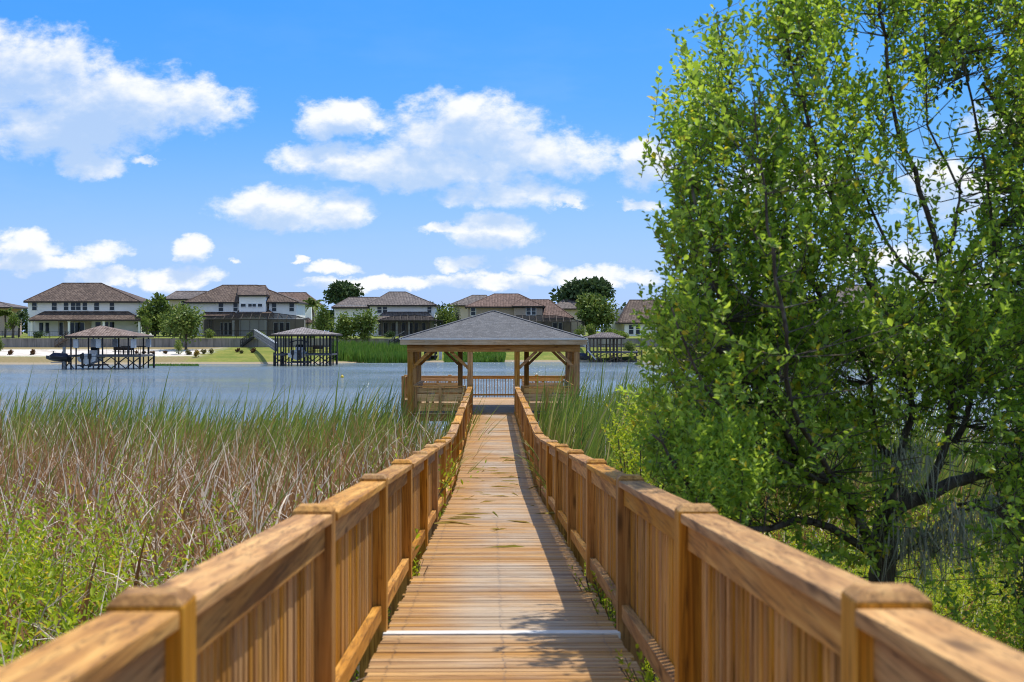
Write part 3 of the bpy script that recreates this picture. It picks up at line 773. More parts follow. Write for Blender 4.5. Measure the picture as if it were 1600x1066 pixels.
# house 5 and those behind the tree
h=House('house','white house with steep brown roof half hidden by the left edge of the big tree',243,1000)
h.wall(976,1048,503,527,0,12,M['stucco']); h.wall(956,1040,484,527,6,5,M['stucco'],'gable_wall'); h.hip(967,1060,504,984,1035,469,-.7,14,M['tile'])
for a,b in ((983,990),(994,1000)): h.win(a,b,508,522,0)
h=House('house','grey roofed house glimpsed through gaps in the big tree crown',248,1340)
h.wall(1296,1392,472,526,0,12,M['stucco_warm']); h.hip(1290,1398,473,1315,1362,446,-.8,13,M['tile_grey'])
for a,b in ((1310,1317),(1330,1337),(1352,1359)): h.win(a,b,476,488,0)

# ------------------------------------------------------------------ sea wall and fence
sw=empty('seawall','long stained concrete seawall below the far lawns','seawall',(0,228,0)); oo=(0,228,0)
m=MB(); m.box(-160,150,228.0,228.3,-.4,1.52); m.build('wall_panels',M['concrete'],sw,origin=oo)
m=MB(); m.box(-160,150,227.94,228.36,1.521,1.60); m.build('coping',M['concrete'],sw,origin=oo)
fn=empty('metal_fence','thin black metal fence along the top of the seawall','fence',(X(200,229.5),229.5,1.5)); oo=tuple(fn.location)
m=MB(); xa,xb=X(-40,229.5),X(540,229.5)
m.box(xa,xb,229.49,229.51,1.62,1.66); m.box(xa,xb,229.49,229.51,2.68,2.72); m.build('rail',M['iron'],fn,origin=oo)
m=MB(); x=xa
while x<xb: m.box(x-.010,x+.010,229.492,229.508,1.64,2.70); x+=.35
m.build('pickets',M['iron'],fn,origin=oo)
for i in range(25):
    x=xa+(xb-xa)*i/24; m=MB(); m.box(x-.03,x+.03,229.46,229.54,1.45,2.8); m.build('post',M['iron'],fn,origin=oo)

# ------------------------------------------------------------------ boats
def hull(m,L,W,Hh,z0=0):
    st=[]
    for i in range(9):
        t=i/8; w=W/2*(1-max(0,(t-.45)/.55)**2.2*.97); sheer=Hh*(1+.25*t*t); keel=.12*Hh+ (t**4)*.6*Hh
        st.append([(x*w,-L/2+L*t,z) for x,z in ((-1,sheer),(-.92,Hh*.45+.3*keel),(0,keel-.12*Hh),(.92,Hh*.45+.3*keel),(1,sheer))])
    b=len(m.v)
    for s in st: m.v+=[(p[0],p[1],p[2]+z0) for p in s]
    for i in range(8):
        for k in range(4): a=b+i*5+k; m.f.append((a,a+1,a+6,a+5))
        a=b+i*5; m.f.append((a+4,a,a+5,a+9))
    m.f.append(tuple(b+k for k in range(5)))
def motorboat(loc,label,cover=True,hm='hull_white'):
    r=empty('motorboat',label,'boat',loc)
    m=MB(); hull(m,6.2,2.3,.95); m.build('hull',M[hm],r)
    m=MB(); m.box(-1.14,1.14,-2.4,1.2,.78,.94); m.build('rub_rail',M['hull_blue'],r)
    m=MB(); m.box(-.5,.5,-.2,.5,1.0,1.75); m.build('console',M['hull_white'],r,bevel=.06)
    m=MB(); m.box(-.95,.95,-2.2,-1.5,1.0,1.35); m.build('stern_seat',M['hull_white'],r,bevel=.06)
    m=MB(); m.hexa([(-.5,.45,1.75),(.5,.45,1.75),(.5,.5,1.75),(-.5,.5,1.75),(-.45,.25,2.1),(.45,.25,2.1),(.45,.3,2.1),(-.45,.3,2.1)]); m.build('windscreen',M['glass'],r)
    for s in (-.45,.45):
        m=MB(); m.box(s-.2,s+.2,-3.55,-3.12,.75,1.35); m.box(s-.09,s+.09,-3.45,-3.2,.0,.75); m.box(s-.16,s+.16,-3.6,-3.1,-.25,-.05); m.build('outboard_motor',M['rubber'],r,bevel=.04)
    if cover:
        m=MB()
        for s in (-1.05,1.05):
            for y in (-1.4,.9): m.bar((s,y*.6,1.0),(s,y,2.35),.04)
        m.build('canopy_frame',M['iron'],r)
        m=MB(); n=8
        for i in range(n):
            a=-1.2+2.4*i/n; c=-1.2+2.4*(i+1)/n; za=2.35+.28*(1-(a/1.2)**2); zc=2.35+.28*(1-(c/1.2)**2)
            m.hexa([(a,-1.6,za),(c,-1.6,zc),(c,1.2,zc),(a,1.2,za),(a,-1.6,za+.07),(c,-1.6,zc+.07),(c,1.2,zc+.07),(a,1.2,za+.07)])
        m.build('canopy',M['canvas'],r)
    return r
def watercraft(loc,label,rot=0):
    r=empty('personal_watercraft',label,'watercraft',loc); r.rotation_euler=(0,0,rot)
    m=MB(); hull(m,3.1,1.2,.6); m.build('hull',M['rubber'],r)
    m=MB(); m.hexa([(-.4,-1.3,.6),(.4,-1.3,.6),(.35,1.1,.65),(-.35,1.1,.65),(-.22,-1.2,1.0),(.22,-1.2,1.0),(.2,.5,1.1),(-.2,.5,1.1)]); m.build('seat',M['canvas'],r,bevel=.05)
    m=MB(); m.bar((-.4,.55,1.3),(.4,.55,1.3),.06); m.bar((0,.6,1.0),(0,.55,1.3),.1); m.build('handlebar',M['pile_grey'],r)
    m=MB(); m.box(-.45,.45,-.9,.9,.52,.63); m.build('stripe',M['pile_grey'],r)
    return r
# ------------------------------------------------------------------ docks
def dock(label,Z,roof,posts,deck,ybase,tile,pm,dep=7.5,white=None,rail=None,slip=None):
    px0,px1,ye,ax,ay=roof; xc=X(ax,Z+dep/2)
    o=(X((px0+px1)/2,Z),Z,WATER); r=empty('boat_dock',label,'boat dock',o)
    xa,xb=X(px0,Z),X(px1,Z); ze=H(ye,Z); Zr=Z+dep/2; zt=H(ay,Zr)
    zd=H(deck[2],Z); da,db=X(deck[0],Z),X(deck[1],Z)
    m=MB(); e=[(xa,Z-.6,ze),(xb,Z-.6,ze),(xb,Z+dep+.6,ze),(xa,Z+dep+.6,ze)]; rl=deck[3]
    A=(X(ax-rl,Zr),Zr,zt); B=(X(ax+rl,Zr),Zr,zt)
    m.poly([e[0],e[1],B,A]); m.poly([e[2],e[3],A,B]); m.poly([e[1],e[2],B]); m.poly([e[3],e[0],A]); m.poly([(p[0],p[1],p[2]-.03) for p in e][::-1])
    ro=m.build('roof',tile,r,origin=o)
    m=MB(); m.box(xa,xb,Z-.66,Z-.6,ze-.24,ze-.01); m.box(xa-.06,xa,Z-.6,Z+dep+.6,ze-.24,ze-.01); m.box(xb,xb+.06,Z-.6,Z+dep+.6,ze-.24,ze-.01); m.build('fascia',M['dark_trim'],ro,origin=o)
    for i,p in enumerate(posts):
        for y in (Z+.1,Z+dep):
            x=X(p,Z); m=MB()
            m.tube([(x,y,WATER-1.5),(x,y,ze-.03)],[.105,.095],8); m.build('post',pm,r,origin=o)
            if white and p in white:
                m=MB(); m.box(x-.3,x+.3,y-.18,y+.18,zd+.9,ze-.4); m.build('post_wrap',M['white_rail'],r,origin=o)
    m=MB()
    if slip:
        sa,sb=X(slip[0],Z),X(slip[1],Z)
        m.box(da,sa,Z,Z+dep,zd-.22,zd); m.box(sb,db,Z,Z+dep,zd-.22,zd); m.box(sa,sb,Z+dep-1.2,Z+dep,zd-.22,zd)
    else: m.box(da,db,Z,Z+dep,zd-.22,zd)
    m.build('deck',M['dockdeck'],r,origin=o)
    m=MB(); ppx=sorted(posts)
    lo=[deck[0]]+[p for p in ppx]+[deck[1]]
    for p in (deck[0]+1,deck[1]-1):
        for y in (Z+.2,Z+dep-.2): m.tube([(X(p,Z),y,WATER-1.5),(X(p,Z),y,zd+.2)],[.14,.14],7)
    m.build('piling',pm,r,origin=o)
    m=MB()
    segs=[(slip[1],deck[1])] if slip else [(deck[0],deck[1])]
    if slip and slip[0]-deck[0]>8: segs.append((deck[0],slip[0]))
    for a,b in segs:
        k=max(1,round((b-a)/24)); 
        for i in range(k):
            xa_,xb_=X(a+(b-a)*i/k,Z),X(a+(b-a)*(i+1)/k,Z)
            for q in (((xa_,Z-.06,WATER+.1),(xb_,Z-.06,zd-.25)),((xa_,Z+.02,zd-.25),(xb_,Z+.02,WATER+.1)),((xa_,Z+dep,WATER+.1),(xb_,Z+dep,zd-.25))):
                m=MB(); m.bar(q[0],q[1],.11); m.build('cross_brace',pm,r,origin=o)
    m=MB()
    ra,rb=(X(rail[0],Z),X(rail[1],Z)) if rail else (da,db)
    yr=Z+dep-.1
    m.box(ra,rb,yr-.04,yr+.04,zd+.95,zd+1.03); m.box(ra,rb,yr-.03,yr+.03,zd+.12,zd+.2)
    x=ra
    while x<rb: m.box(x-.025,x+.025,yr-.025,yr+.025,zd,zd+.95); x+=.28
    m.build('railing',pm,r,origin=o)
    if slip:
        m=MB(); sa,sb=X(slip[0],Z),X(slip[1],Z)
        for y in (Z+1.2,Z+dep-2):
            m=MB(); m.box(sa+.1,sb-.1,y-.1,y+.1,WATER+.35,WATER+.52); m.build('lift_beam',M['pile_grey'],r,origin=o)
            for x in (sa+.3,sb-.3): m=MB(); m.bar((x,y,WATER+.53),(x,y,ze-.3),.03); m.build('lift_cable',M['pile_grey'],r,origin=o)
    return r,zd,o
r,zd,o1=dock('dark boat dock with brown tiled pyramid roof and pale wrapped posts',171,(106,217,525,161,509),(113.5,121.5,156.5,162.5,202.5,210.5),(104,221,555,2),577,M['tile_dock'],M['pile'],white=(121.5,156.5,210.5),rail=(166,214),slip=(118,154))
m=MB(); Z=171; x=X(104.5,Z); m.tube([(x,Z-.3,WATER-1.5),(x,Z-.3,H(542,Z))],[.2,.2],8); m.build('mooring_pile',M['pile_grey'],r,origin=o1)
m=MB()
for xx in (172,185,197): m.box(X(xx,Z)-.02,X(xx,Z)+.02,Z+3,Z+3.4,zd,zd+.9)
m.box(X(168,Z),X(199,Z),Z+2.9,Z+3.4,zd+.40,zd+.46); m.box(X(168,Z),X(199,Z),Z+3.38,Z+3.44,zd+.55,zd+.95); m.build('dock_bench',M['pile_brown'],r,origin=o1)
def stairs(r,o,Z0,p0,y0,Z1,p1,y1,mt,rm,w=1.3):
    a=Vector((X(p0,Z0),Z0,H(y0,Z0))); b=Vector((X(p1,Z1),Z1,H(y1,Z1)))
    m=MB(); side=Vector((0,1,0)); n=max(6,int((b-a).length/.35))
    for s in (0,w): m.bar(a+side*s,b+side*s,.07,.3)
    for i in range(n): p=a.lerp(b,(i+.5)/n); m.box(p.x-.17,p.x+.17,p.y+.04,p.y+w-.04,p.z+.02,p.z+.07)
    m.build('stairs',mt,r,origin=o)
    up=Vector((0,0,1.0))
    for s in (0,w):
        m=MB(); m.bar(a+side*s+up,b+side*s+up,.09,.09); m.build('handrail',rm,r,origin=o)
    for s in (0,w):
        m=MB(); m.bar(a+side*s+up*.5,b+side*s+up*.5,.04,.05)
        k=int(n/3)+1
        for i in range(k+1): p=a.lerp(b,i/k)+side*s; m.box(p.x-.05,p.x+.05,p.y-.05,p.y+.05,p.z-.1,p.z+.95)
        m.build('stair_railing',mt,r,origin=o)
stairs(r,o1,228.4-1.5,107,529,226.9,89,542,M['pile_brown'],M['pile'])
motorboat((X(136,Z),Z+3.6,WATER+.55),'small motorboat lifted in the slip of the dark dock with wrapped posts',cover=False)
watercraft((X(94,Z),Z-.2,WATER+.95),'dark personal watercraft raised on a lift left of the tiled dock',rot=1.35)
m=MB(); oo=(X(98,Z),Z,WATER)
wl=empty('watercraft_lift','small grey lift arm holding the raised watercraft beside the dock','boat lift',oo)
for ya in (Z-.9,Z+.5):
    m=MB(); m.box(X(86,Z),X(104,Z),ya,ya+.1,WATER+.83,WATER+.93); m.build('lift_arm',M['pile_grey'],wl,origin=oo)
m=MB(); m.tube([(X(102,Z),Z-.2,WATER-1.2),(X(102,Z),Z-.2,WATER+2.2)],[.13,.13],8); m.build('lift_post',M['pile'],wl,origin=oo)
Z=188
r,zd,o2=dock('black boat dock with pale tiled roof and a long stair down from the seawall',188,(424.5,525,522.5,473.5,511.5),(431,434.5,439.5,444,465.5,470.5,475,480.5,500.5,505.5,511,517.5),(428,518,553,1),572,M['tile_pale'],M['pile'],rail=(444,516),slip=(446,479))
stairs(r,o2,224,398,525,193,432,548,M['pile_grey'],M['white_rail'],1.5)
stairs(r,o2,226.5,397,526,226.5,377,541,M['pile'],M['pile'],1.5)
m=MB()
m.box(X(396,226.5),X(400,224),223.9,228.0,H(527,226),H(526,226)); m.build('stair_landing',M['dockdeck'],r,origin=o2)
m=MB(); m.box(X(482,Z),X(500,Z),Z+4,Z+4.5,zd+.40,zd+.48); m.box(X(482,Z),X(500,Z),Z+4.45,Z+4.52,zd+.6,zd+1.1)
for xx in (483,499): m.box(X(xx,Z)-.04,X(xx,Z)+.04,Z+4,Z+4.5,zd,zd+.9)
m.build('dock_bench',M['pile_brown'],r,origin=o2)
motorboat((X(462.5,Z),Z+3.6,WATER+.75),'white motorboat with navy canopy and twin outboards on the lift of the black dock')
Z=209
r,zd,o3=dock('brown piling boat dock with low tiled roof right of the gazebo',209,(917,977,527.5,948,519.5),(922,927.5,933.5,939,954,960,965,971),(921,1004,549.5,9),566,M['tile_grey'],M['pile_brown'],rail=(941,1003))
stairs(r,o3,226.9,908,533,214,921,548,M['white_rail'],M['white_rail'],1.2)
m=MB(); m.bar((X(918,Z),Z-.2,H(547,Z)),(X(931,Z),Z-.2,H(562,Z)),.12,.2); m.build('ramp',M['white_rail'],r,origin=o3)
watercraft((X(908,Z),Z+.5,WATER+.35),'dark personal watercraft moored beside the brown piling dock',rot=.5)
# dock behind the gazebo
Z=212; oo=(X(675,Z),Z,WATER)
r=empty('boat_lift','open boat lift with pale posts seen under the gazebo roof','boat lift',oo)
m=MB()
for p in (664,672,680): m.tube([(X(p,Z),Z,WATER-1),(X(p,Z),Z,H(548,Z))],[.13,.13],7); m.tube([(X(p,Z),Z+5,WATER-1),(X(p,Z),Z+5,H(548,Z))],[.13,.13],7)
m.box(X(662,Z),X(683,Z),Z-.1,Z+5.1,H(557,Z),H(556,Z)); m.build('platform',M['pile'],r,origin=oo)
m=MB()
for p in (687,689.5): m.tube([(X(p,Z),Z,WATER-1),(X(p,Z),Z,H(544,Z))],[.12,.12],7)
m.box(X(662,Z),X(691,Z),Z-.08,Z+.08,H(547,Z),H(545.6,Z)); m.build('lift_frame',M['white_rail'],r,origin=oo)
motorboat((X(671,Z),Z+2.4,WATER+1.4),'dark hulled motorboat on the lift seen under the gazebo roof',False,'hull_blue').scale=(.8,.8,.8)
Z=226.6; oo=(X(620,Z),Z,.2)
st_=empty('garden_stairs','grey wooden stairs over the seawall left of the gazebo roof','stairs',oo)
stairs(st_,oo,Z,632,527,Z,608,541,M['pile'],M['pile_grey'],1.2)
# buoy
bu=MB(); p=(X(535,140),140,WATER); bu.blob((p[0],p[1],p[2]+.08),(.17,.17,.17)); bu.tube([(p[0],p[1],p[2]+.2),(p[0],p[1],p[2]+.36)],[.05,.03],6)
tag(bu.build('buoy',plain('yellow_buoy_paint',(.7,.5,.05),.4),origin=p),'small yellow buoy floating on the open lake','buoy').location=p

# ------------------------------------------------------------------ far trees and shrubs
def crown(c,r,n,ls,lobes=9,shell=.55):
    c=np.array(c); r=np.array(r)
    d=rng.normal(size=(lobes,3)); d/=np.linalg.norm(d,axis=1,keepdims=True); d[:,2]=d[:,2]*.9+.05
    lc=c+d*r*rng.uniform(.35,.72,(lobes,1)); lc[0]=c
    lr=r*rng.uniform(.34,.56,(lobes,1)); 
    k=rng.integers(0,lobes,n)
    q=rng.normal(size=(n,3)); q/=np.linalg.norm(q,axis=1,keepdims=True)
    q*=rng.uniform(shell,1.08,(n,1))
    P=lc[k]+q*lr[k]
    ax=q+rng.normal(size=(n,3))*.7; ax[:,2]-=.15
    s=ls*rng.uniform(.6,1.4,n)
    return leaves(P,ax,s,s*.62,q+rng.normal(size=(n,3))*.6,.15)
GT='trees and palms behind the far shore'
def tree(name,label,Z,px,ytop,ybase,wpx,mt,n=2200,ls=None,lobes=10,trunk=.25,cat='tree',yb_crown=None,group=GT,shell=.5):
    x=X(px,Z); zb=float(gz(x,Z)) if ybase is None else H(ybase,Z); ztp=H(ytop,Z); 
    zc0=(H(yb_crown,Z)-.5) if yb_crown else zb+(ztp-zb)*.22
    rx=wpx/2*Z/F; rz=(ztp-zc0)/2
    o=empty(name,label,cat,(x,Z,zb),group)
    V,Fc=crown((0,0,zc0-zb+rz),(rx,rx*.8,rz),n,ls or max(.16,rx*.17),lobes,shell)
    npmesh('crown',V,Fc,mt,o)
    m=MB(); hh=zc0-zb+rz
    m.tube([(0,0,-.3),(.05,0,hh*.4),(.0,.05,hh)],[trunk,trunk*.8,trunk*.4],6)
    for i in range(5):
        a=i*1.257+.4; m.tube([(0,0,hh*.5),(math.cos(a)*rx*.35,math.sin(a)*rx*.3,hh*.85),(math.cos(a)*rx*.6,math.sin(a)*rx*.5,hh*1.15)],[trunk*.5,trunk*.32,trunk*.12],5)
    m.build('trunk',M['bark'],o); return o
def palm(label,Z,px,ytop,ybase,wpx,mt):
    x=X(px,Z); zb=H(ybase,Z); zt=H(ytop,Z); o=empty('palm_tree',label,'palm',(x,Z,zb),GT)
    hh=(zt-zb)*.8; L=wpx/2*Z/F*1.25; parts=[]
    for i in range(16):
        a=i*2.399; el=random.uniform(-.2,1.1); n=26; t=np.linspace(.08,1,n)
        px_=np.cos(a)*np.cos(el)*L*t; py_=np.sin(a)*np.cos(el)*L*t; pz=hh+np.sin(el)*L*t-.75*L*t*t*np.cos(el)
        P=np.stack([px_,py_,pz],1)
        for s in (-1,1):
            ax=np.stack([-np.sin(a)*s+np.cos(a)*.7+0*t,np.cos(a)*s+np.sin(a)*.7+0*t,-.5-.3*t],1)
            parts.append(leaves(P,ax,L*.34*(1.1-.6*t),np.full(n,.13*L*.5),None,.1))
    V,Fc,_=join(parts); npmesh('crown',V,Fc,mt,o)
    m=MB(); m.tube([(0,0,-.3),(.1,0,hh*.5),(0,0,hh)],[.2,.16,.14],7); m.build('trunk',M['bark'],o)
palm('feathery palm at the left picture edge beside the tan house',236,12,482,527,34,M['leaf_far'])
palm('second palm close to the left wall of the porch house',238,33,484,527,30,M['leaf_fardark'])
tree('shrub_tree','rounded bush with yellow green top between the left palms',234,24,492,526,24,M['leaf_farlime'],900)
tree('broad_tree','broad green tree right of the porch house',244,244,461,528,60,M['leaf_far'],3600,yb_crown=526)
tree('broad_tree','darker green tree tucked behind the broad tree and loose pine',242,276,474,529,56,M['leaf_far'],2800,yb_crown=524)
tree('shrub_tree','pale flowering shrub beside the right porch column',236,231,492,526,18,M['leaf_farlime'],700,yb_crown=525)
tree('pine_tree','loose feathery pine standing in front of the seawall',219,292,476,None,70,M['leaf_far'],2300,ls=.5,lobes=24,yb_crown=538,shell=.1)
palm('tall palm between the raised bay house and the round tree',262,489,462,523,40,M['leaf_far'])
tree('round_tree','round leafy tree left of the grey roofed white house',240,505,478,526,34,M['leaf_far'],1800,yb_crown=522)
tree('dark_tree','tall dark tree rising behind the far roofs left of the gazebo',320,536,442.5,520,62,M['leaf_fardark'],3000,lobes=14,yb_crown=478)
for p,y,w,lab in ((541,482,40,'slender airy tree left of its twin before the grey roofed house'),(570,480,44,'slender airy tree right of its twin before the grey roofed house')):
    tree('slender_tree',lab,224,p,y,None,w,M['leaf_far'],1700,ls=.42,lobes=20,trunk=.12,yb_crown=533,shell=.1)
tree('round_tree','leafy tree just right of the grey roofed white house',242,698,478,526,38,M['leaf_far'],1700,yb_crown=520)
tree('conifer','narrow dark conifer left of the tan house',246,714,467,526,14,M['leaf_fardark'],900,lobes=12,yb_crown=520)
tree('oak_tree','large dark spreading oak behind the roofs right of the gazebo',300,908,434,520,88,M['leaf_fardark'],3600,lobes=20,yb_crown=482,shell=.35)
tree('oak_tree','smaller dark oak merging with the large spreading oak',300,940,436,520,44,M['leaf_fardark'],1800,lobes=14,yb_crown=468,shell=.35)
tree('broad_tree','dense green tree between the tan house and the steep roofed house',244,930,455,526,70,M['leaf_far'],3400,lobes=14,yb_crown=518)
tree('shrub_tree','light green shrub left of the brown piling dock roof',236,924,503,526,24,M['leaf_farlime'],900,yb_crown=525)
tree('shrub_tree','dark shrub against the steep roofed house gable',237,952,505,526,26,M['leaf_fardark'],900,yb_crown=525)
tree('shrub_tree','low yellow green shrub under the gable of the steep roofed house',233,958,514,527,34,M['leaf_farlime'],900,yb_crown=526)
for p,yt,w,mt,lab in ((1075,468,70,'leaf_far','leafy tree glimpsed behind the left side of the big tree'),(1160,455,80,'leaf_fardark','dark tree glimpsed behind the middle of the big tree'),(1240,470,70,'leaf_far','green tree left of the house glimpsed through the crown'),(1408,422,70,'leaf_fardark','tall dark tree right of the house glimpsed through the crown'),(1500,460,90,'leaf_far','wide green tree glimpsed near the moss draped oak'),(1600,452,90,'leaf_fardark','dark tree beyond the right picture edge')):
    tree('broad_tree',lab,250,p,yt,526,w,M[mt],1500,yb_crown=520)
tree('shrub_tree','bright green young tree on the bank beside the white sand',211,280.5,527,None,15,M['leaf_farlime'],700,yb_crown=553,trunk=.08)
tree('shrub_tree','bright bush on the sand at the left picture edge',200,2,524,None,16,M['leaf_farlime'],700,yb_crown=552,trunk=.08)
tree('shrub_tree','yellow green bush at the head of the dock stair, left one',231,392,517,None,13,M['leaf_farlime'],450,yb_crown=527,trunk=.06)
tree('shrub_tree','yellow green bush at the head of the dock stair, right one',231,409,517.5,None,14,M['leaf_farlime'],450,yb_crown=527,trunk=.06)
tree('shrub_tree','dark hedge bush before the grey roofed house cage',236,608,516,None,22,M['leaf_fardark'],600,yb_crown=527,trunk=.08)
tree('shrub_tree','round green bush beside the brown piling dock',214,985,527,None,22,M['leaf_far'],800,yb_crown=550,trunk=.1)
for p_,yt,w_,mt,lab in ((66,515,20,'leaf_fardark','dark clipped bush left of the porch house doors'),(330,514,22,'leaf_far','green bush at the left corner of the raised bay house cage'),(485,512,26,'leaf_farlime','light green bush right of the raised bay house cage'),(528,514,22,'leaf_fardark','dark bush at the left corner of the grey roofed white house'),(688,514,20,'leaf_farlime','light green bush right of the grey roofed house cage'),(718,510,26,'leaf_far','rounded bush behind the gazebo roof, left of the tan house'),(905,508,24,'leaf_far','green bush between the large cage and the dense green tree'),(975,517,22,'leaf_farlime','small light bush before the white wall of the steep roofed house')):
    tree('shrub_tree',lab,235,p_,yt,527,w_,M[mt],700,yb_crown=527,trunk=.08)
def bush(label,px,py,w,hpx,mt,Z=None):
    Z=Z or 205; x=X(px,Z)
    for _ in range(40):
        z=float(gz(x,Z)); e=H(py,Z)-z
        if abs(e)<.03: break
        Z=min(226,max(199,Z+e*5))
        x=X(px,Z)
    z=float(gz(x,Z)); rx=w/2*Z/F; rz=hpx/2*Z/F
    o=empty('shrub',label,'shrub',(x,Z,z),'small shrubs along the far bank')
    V,Fc=crown((0,0,rz*.9),(rx,rx,rz),320,max(.12,rx*.4),5,.3); npmesh('foliage',V,Fc,mt,o)
    m=MB(); m.tube([(0,0,-.1),(0,0,rz)],[.05,.03],5); m.build('stem',M['bark'],o)
bush('rust red shrub on the white sand, leftmost',21,554,10,8,M['leaf_rust'])
bush('rust red shrub on the white sand beside the stair foot',54,554,10,9,M['leaf_rust'])
for i,p in enumerate((215,226,240,260)): bush('dark rust shrub right of the tiled dock, %s'%('nearest the dock','second from the dock','third from the dock','beside the young tree')[i],p,552.5,7,5,M['leaf_rust'])
bush('orange yellow shrub on the far lawn',308,558,11,13,M['leaf_orange'])
bush('olive shrub left of the orange one',297,554,10,9,M['leaf_olive']); bush('olive grass tuft right of the orange shrub',320,553,9,9,M['leaf_olive']); bush('second olive grass tuft right of the orange shrub',332,553,9,9,M['leaf_olive'])
bush('brown grass tuft on the lawn left of the long stair',373,550,8,7,M['leaf_rust']); bush('olive grass tuft below the brown one near the stair',378,552,8,5,M['leaf_olive']); bush('rust grass tuft at the foot of the long stair',396,551,10,7,M['leaf_rust'])
# the low wood behind the houses
parts=[]
for i in range(90):
    Z=rng.uniform(335,365); px=-150+i*22+rng.uniform(-9,9); h_=rng.uniform(4.5,8.5)
    parts.append(crown((X(px,Z),Z,2.1+h_*.45),(rng.uniform(3,5),3.,h_*.55),420,.95,6,.4))
V,Fc,_=join(parts)
tag(npmesh('distant_wood',V,Fc,M['leaf_fardark']),'low dark wood closing the gaps behind the far houses','trees',kind='stuff')
# bright reeds on the far shore and a floating patch
def reedbed(name,label,pts,h,w,mt,lean=.3,curv=.3,seg=4,tone=False,la=None):
    n=len(pts); V,Fc,T=blades(n,pts,h,w,rng.uniform(0,6.28,n) if la is None else la,rng.uniform(0,lean,n),rng.uniform(0,curv,n),seg)
    o=npmesh(name,V,Fc,mt,None,T if tone else None); tag(o,label,'reeds',kind='stuff'); return o
def scatter_far(p0,p1,za,zb,n):
    Z=rng.uniform(za,zb,n); px=rng.uniform(p0,p1,n); x=(px-800)/F*Z+YAW*Z+CAMX
    return np.stack([x,Z,np.maximum(gz(x,Z),WATER-.1)-.05],1)
p=np.concatenate([scatter_far(522,645,205,219,5000),scatter_far(520,560,207,212,300)])
reedbed('shore_reeds','bright green reeds on the far bank left of the gazebo',p,rng.uniform(1.1,2.0,len(p)),np.full(len(p),.13),M['reed_far'])
p=scatter_far(694,788,209,217,3000); reedbed('shore_reeds','bright green reeds on the far bank seen through the gazebo',p,rng.uniform(.9,1.7,len(p))*np.clip((800-(p[:,0]-YAW*p[:,1]-CAMX)*F/p[:,1]*-1-800+12)/60+1.2,.5,1.1),np.full(len(p),.13),M['reed_far'])
p=scatter_far(233,312,188,192,900); p[:,2]=WATER-.05; reedbed('floating_weeds','flat patch of green weeds in the water by the sandy bank',p,rng.uniform(.1,.35,len(p)),np.full(len(p),.12),M['reed_far'])

# ------------------------------------------------------------------ marsh on both sides of the boardwalk
def wind(n): return rng.normal(.0,.55,n)          # blades lean to the right
def marsh(xl,xr,ya,yb,n,dens=None):
    """points in a wedge left (xl,xr functions of y)"""
    y=np.sqrt(rng.uniform(ya*ya,yb*yb,n)); u=rng.uniform(0,1,n); a=xl(y); b=xr(y); x=a+(b-a)*u
    return np.stack([x,y,gz(x,y)-.05],1)
Lx=lambda y:-.40*y-2.5
Ll=lambda y:-1.02+0*y
edge=lambda x:52+1.5*np.sin(x*.5)+1.2*np.sin(x*1.3+1)
def canopy(x,y): return .84+.22*np.sin(x*.55+y*.21)+.15*np.sin(y*.5-x*.8)-.36*np.clip((y-36)/10,0,1)-.28*np.clip((5-np.abs(x))/2,0,1)*np.clip((y-36)/5,0,1)
def tuft(x,y): return .5+.5*np.sin(x*1.9+1.1*np.sin(y*1.3))*np.sin(y*1.6+1.4*np.sin(x*1.1+.5))
p=marsh(Lx,Ll,19,52,11500)
keep=(rng.uniform(0,1,len(p))<np.clip((p[:,1]-30)/8,.15,1))&~((p[:,1]>GY0-.3)&(np.abs(p[:,0])<3.2)&(p[:,1]>GY0+.2))
keep&=rng.uniform(0,1,len(p))<(.25+.9*tuft(p[:,0],p[:,1]))
p=p[keep]; n=len(p)
ht=(canopy(p[:,0],p[:,1])-p[:,2])*np.clip(rng.normal(.92,.17,n),.5,1.38)
reedbed('cattail_reeds','tall green cattail reeds between the left railing and the lake',p,ht,rng.uniform(.030,.062,n)*np.clip(p[:,1]/38,.6,1.25),M['reed'],.30,.8,7,True,wind(n))
# dry reeds
p=marsh(Lx,Ll,8.5,48,19000)
pr=np.clip((p[:,1]-8)/6,.05,1)*np.clip((50-p[:,1])/10,.06,1)
p=p[rng.uniform(0,1,len(p))<pr]; n=len(p)
ht=(canopy(p[:,0],p[:,1])-.12-p[:,2])*rng.uniform(.6,1.12,n)
V1=blades(n,p,ht,rng.uniform(.014,.040,n),rng.uniform(0,6.28,n),rng.uniform(0,.4,n),np.where(rng.uniform(0,1,n)<.68,rng.uniform(1.1,3.0,n),rng.uniform(0,.9,n)),8,2.0)
o=npmesh('dry_reeds',V1[0],V1[1],M['reed_dry']); tag(o,'tangled brown dry reeds in the marsh left of the boardwalk','reeds',kind='stuff')
# right side
Rl=lambda y:1.02+0*y; Rx=lambda y:.36*y+3
p=marsh(Rl,lambda y:np.minimum(.36*y+3,9+0*y),20,50,9500); p=p[~((p[:,1]>GY0+.2)&(np.abs(p[:,0])<3.2))]; n=len(p)
ht=(canopy(p[:,0],p[:,1])+.42-p[:,2])*np.clip(rng.normal(.93,.17,n),.5,1.3)
reedbed('cattail_reeds','tall green cattail reeds between the right railing and the big tree',p,ht,rng.uniform(.034,.064,n),M['reed'],.24,.8,7,True,wind(n))
p=marsh(lambda y:1.6+0*y,Rx,12,42,5200); n=len(p)
ht=(canopy(p[:,0],p[:,1])-.1-p[:,2])*rng.uniform(.6,1.12,n)
V1=blades(n,p,ht,rng.uniform(.014,.040,n),rng.uniform(0,6.28,n),rng.uniform(0,.4,n),np.where(rng.uniform(0,1,n)<.68,rng.uniform(1.1,3.0,n),rng.uniform(0,.9,n)),8,2.0)
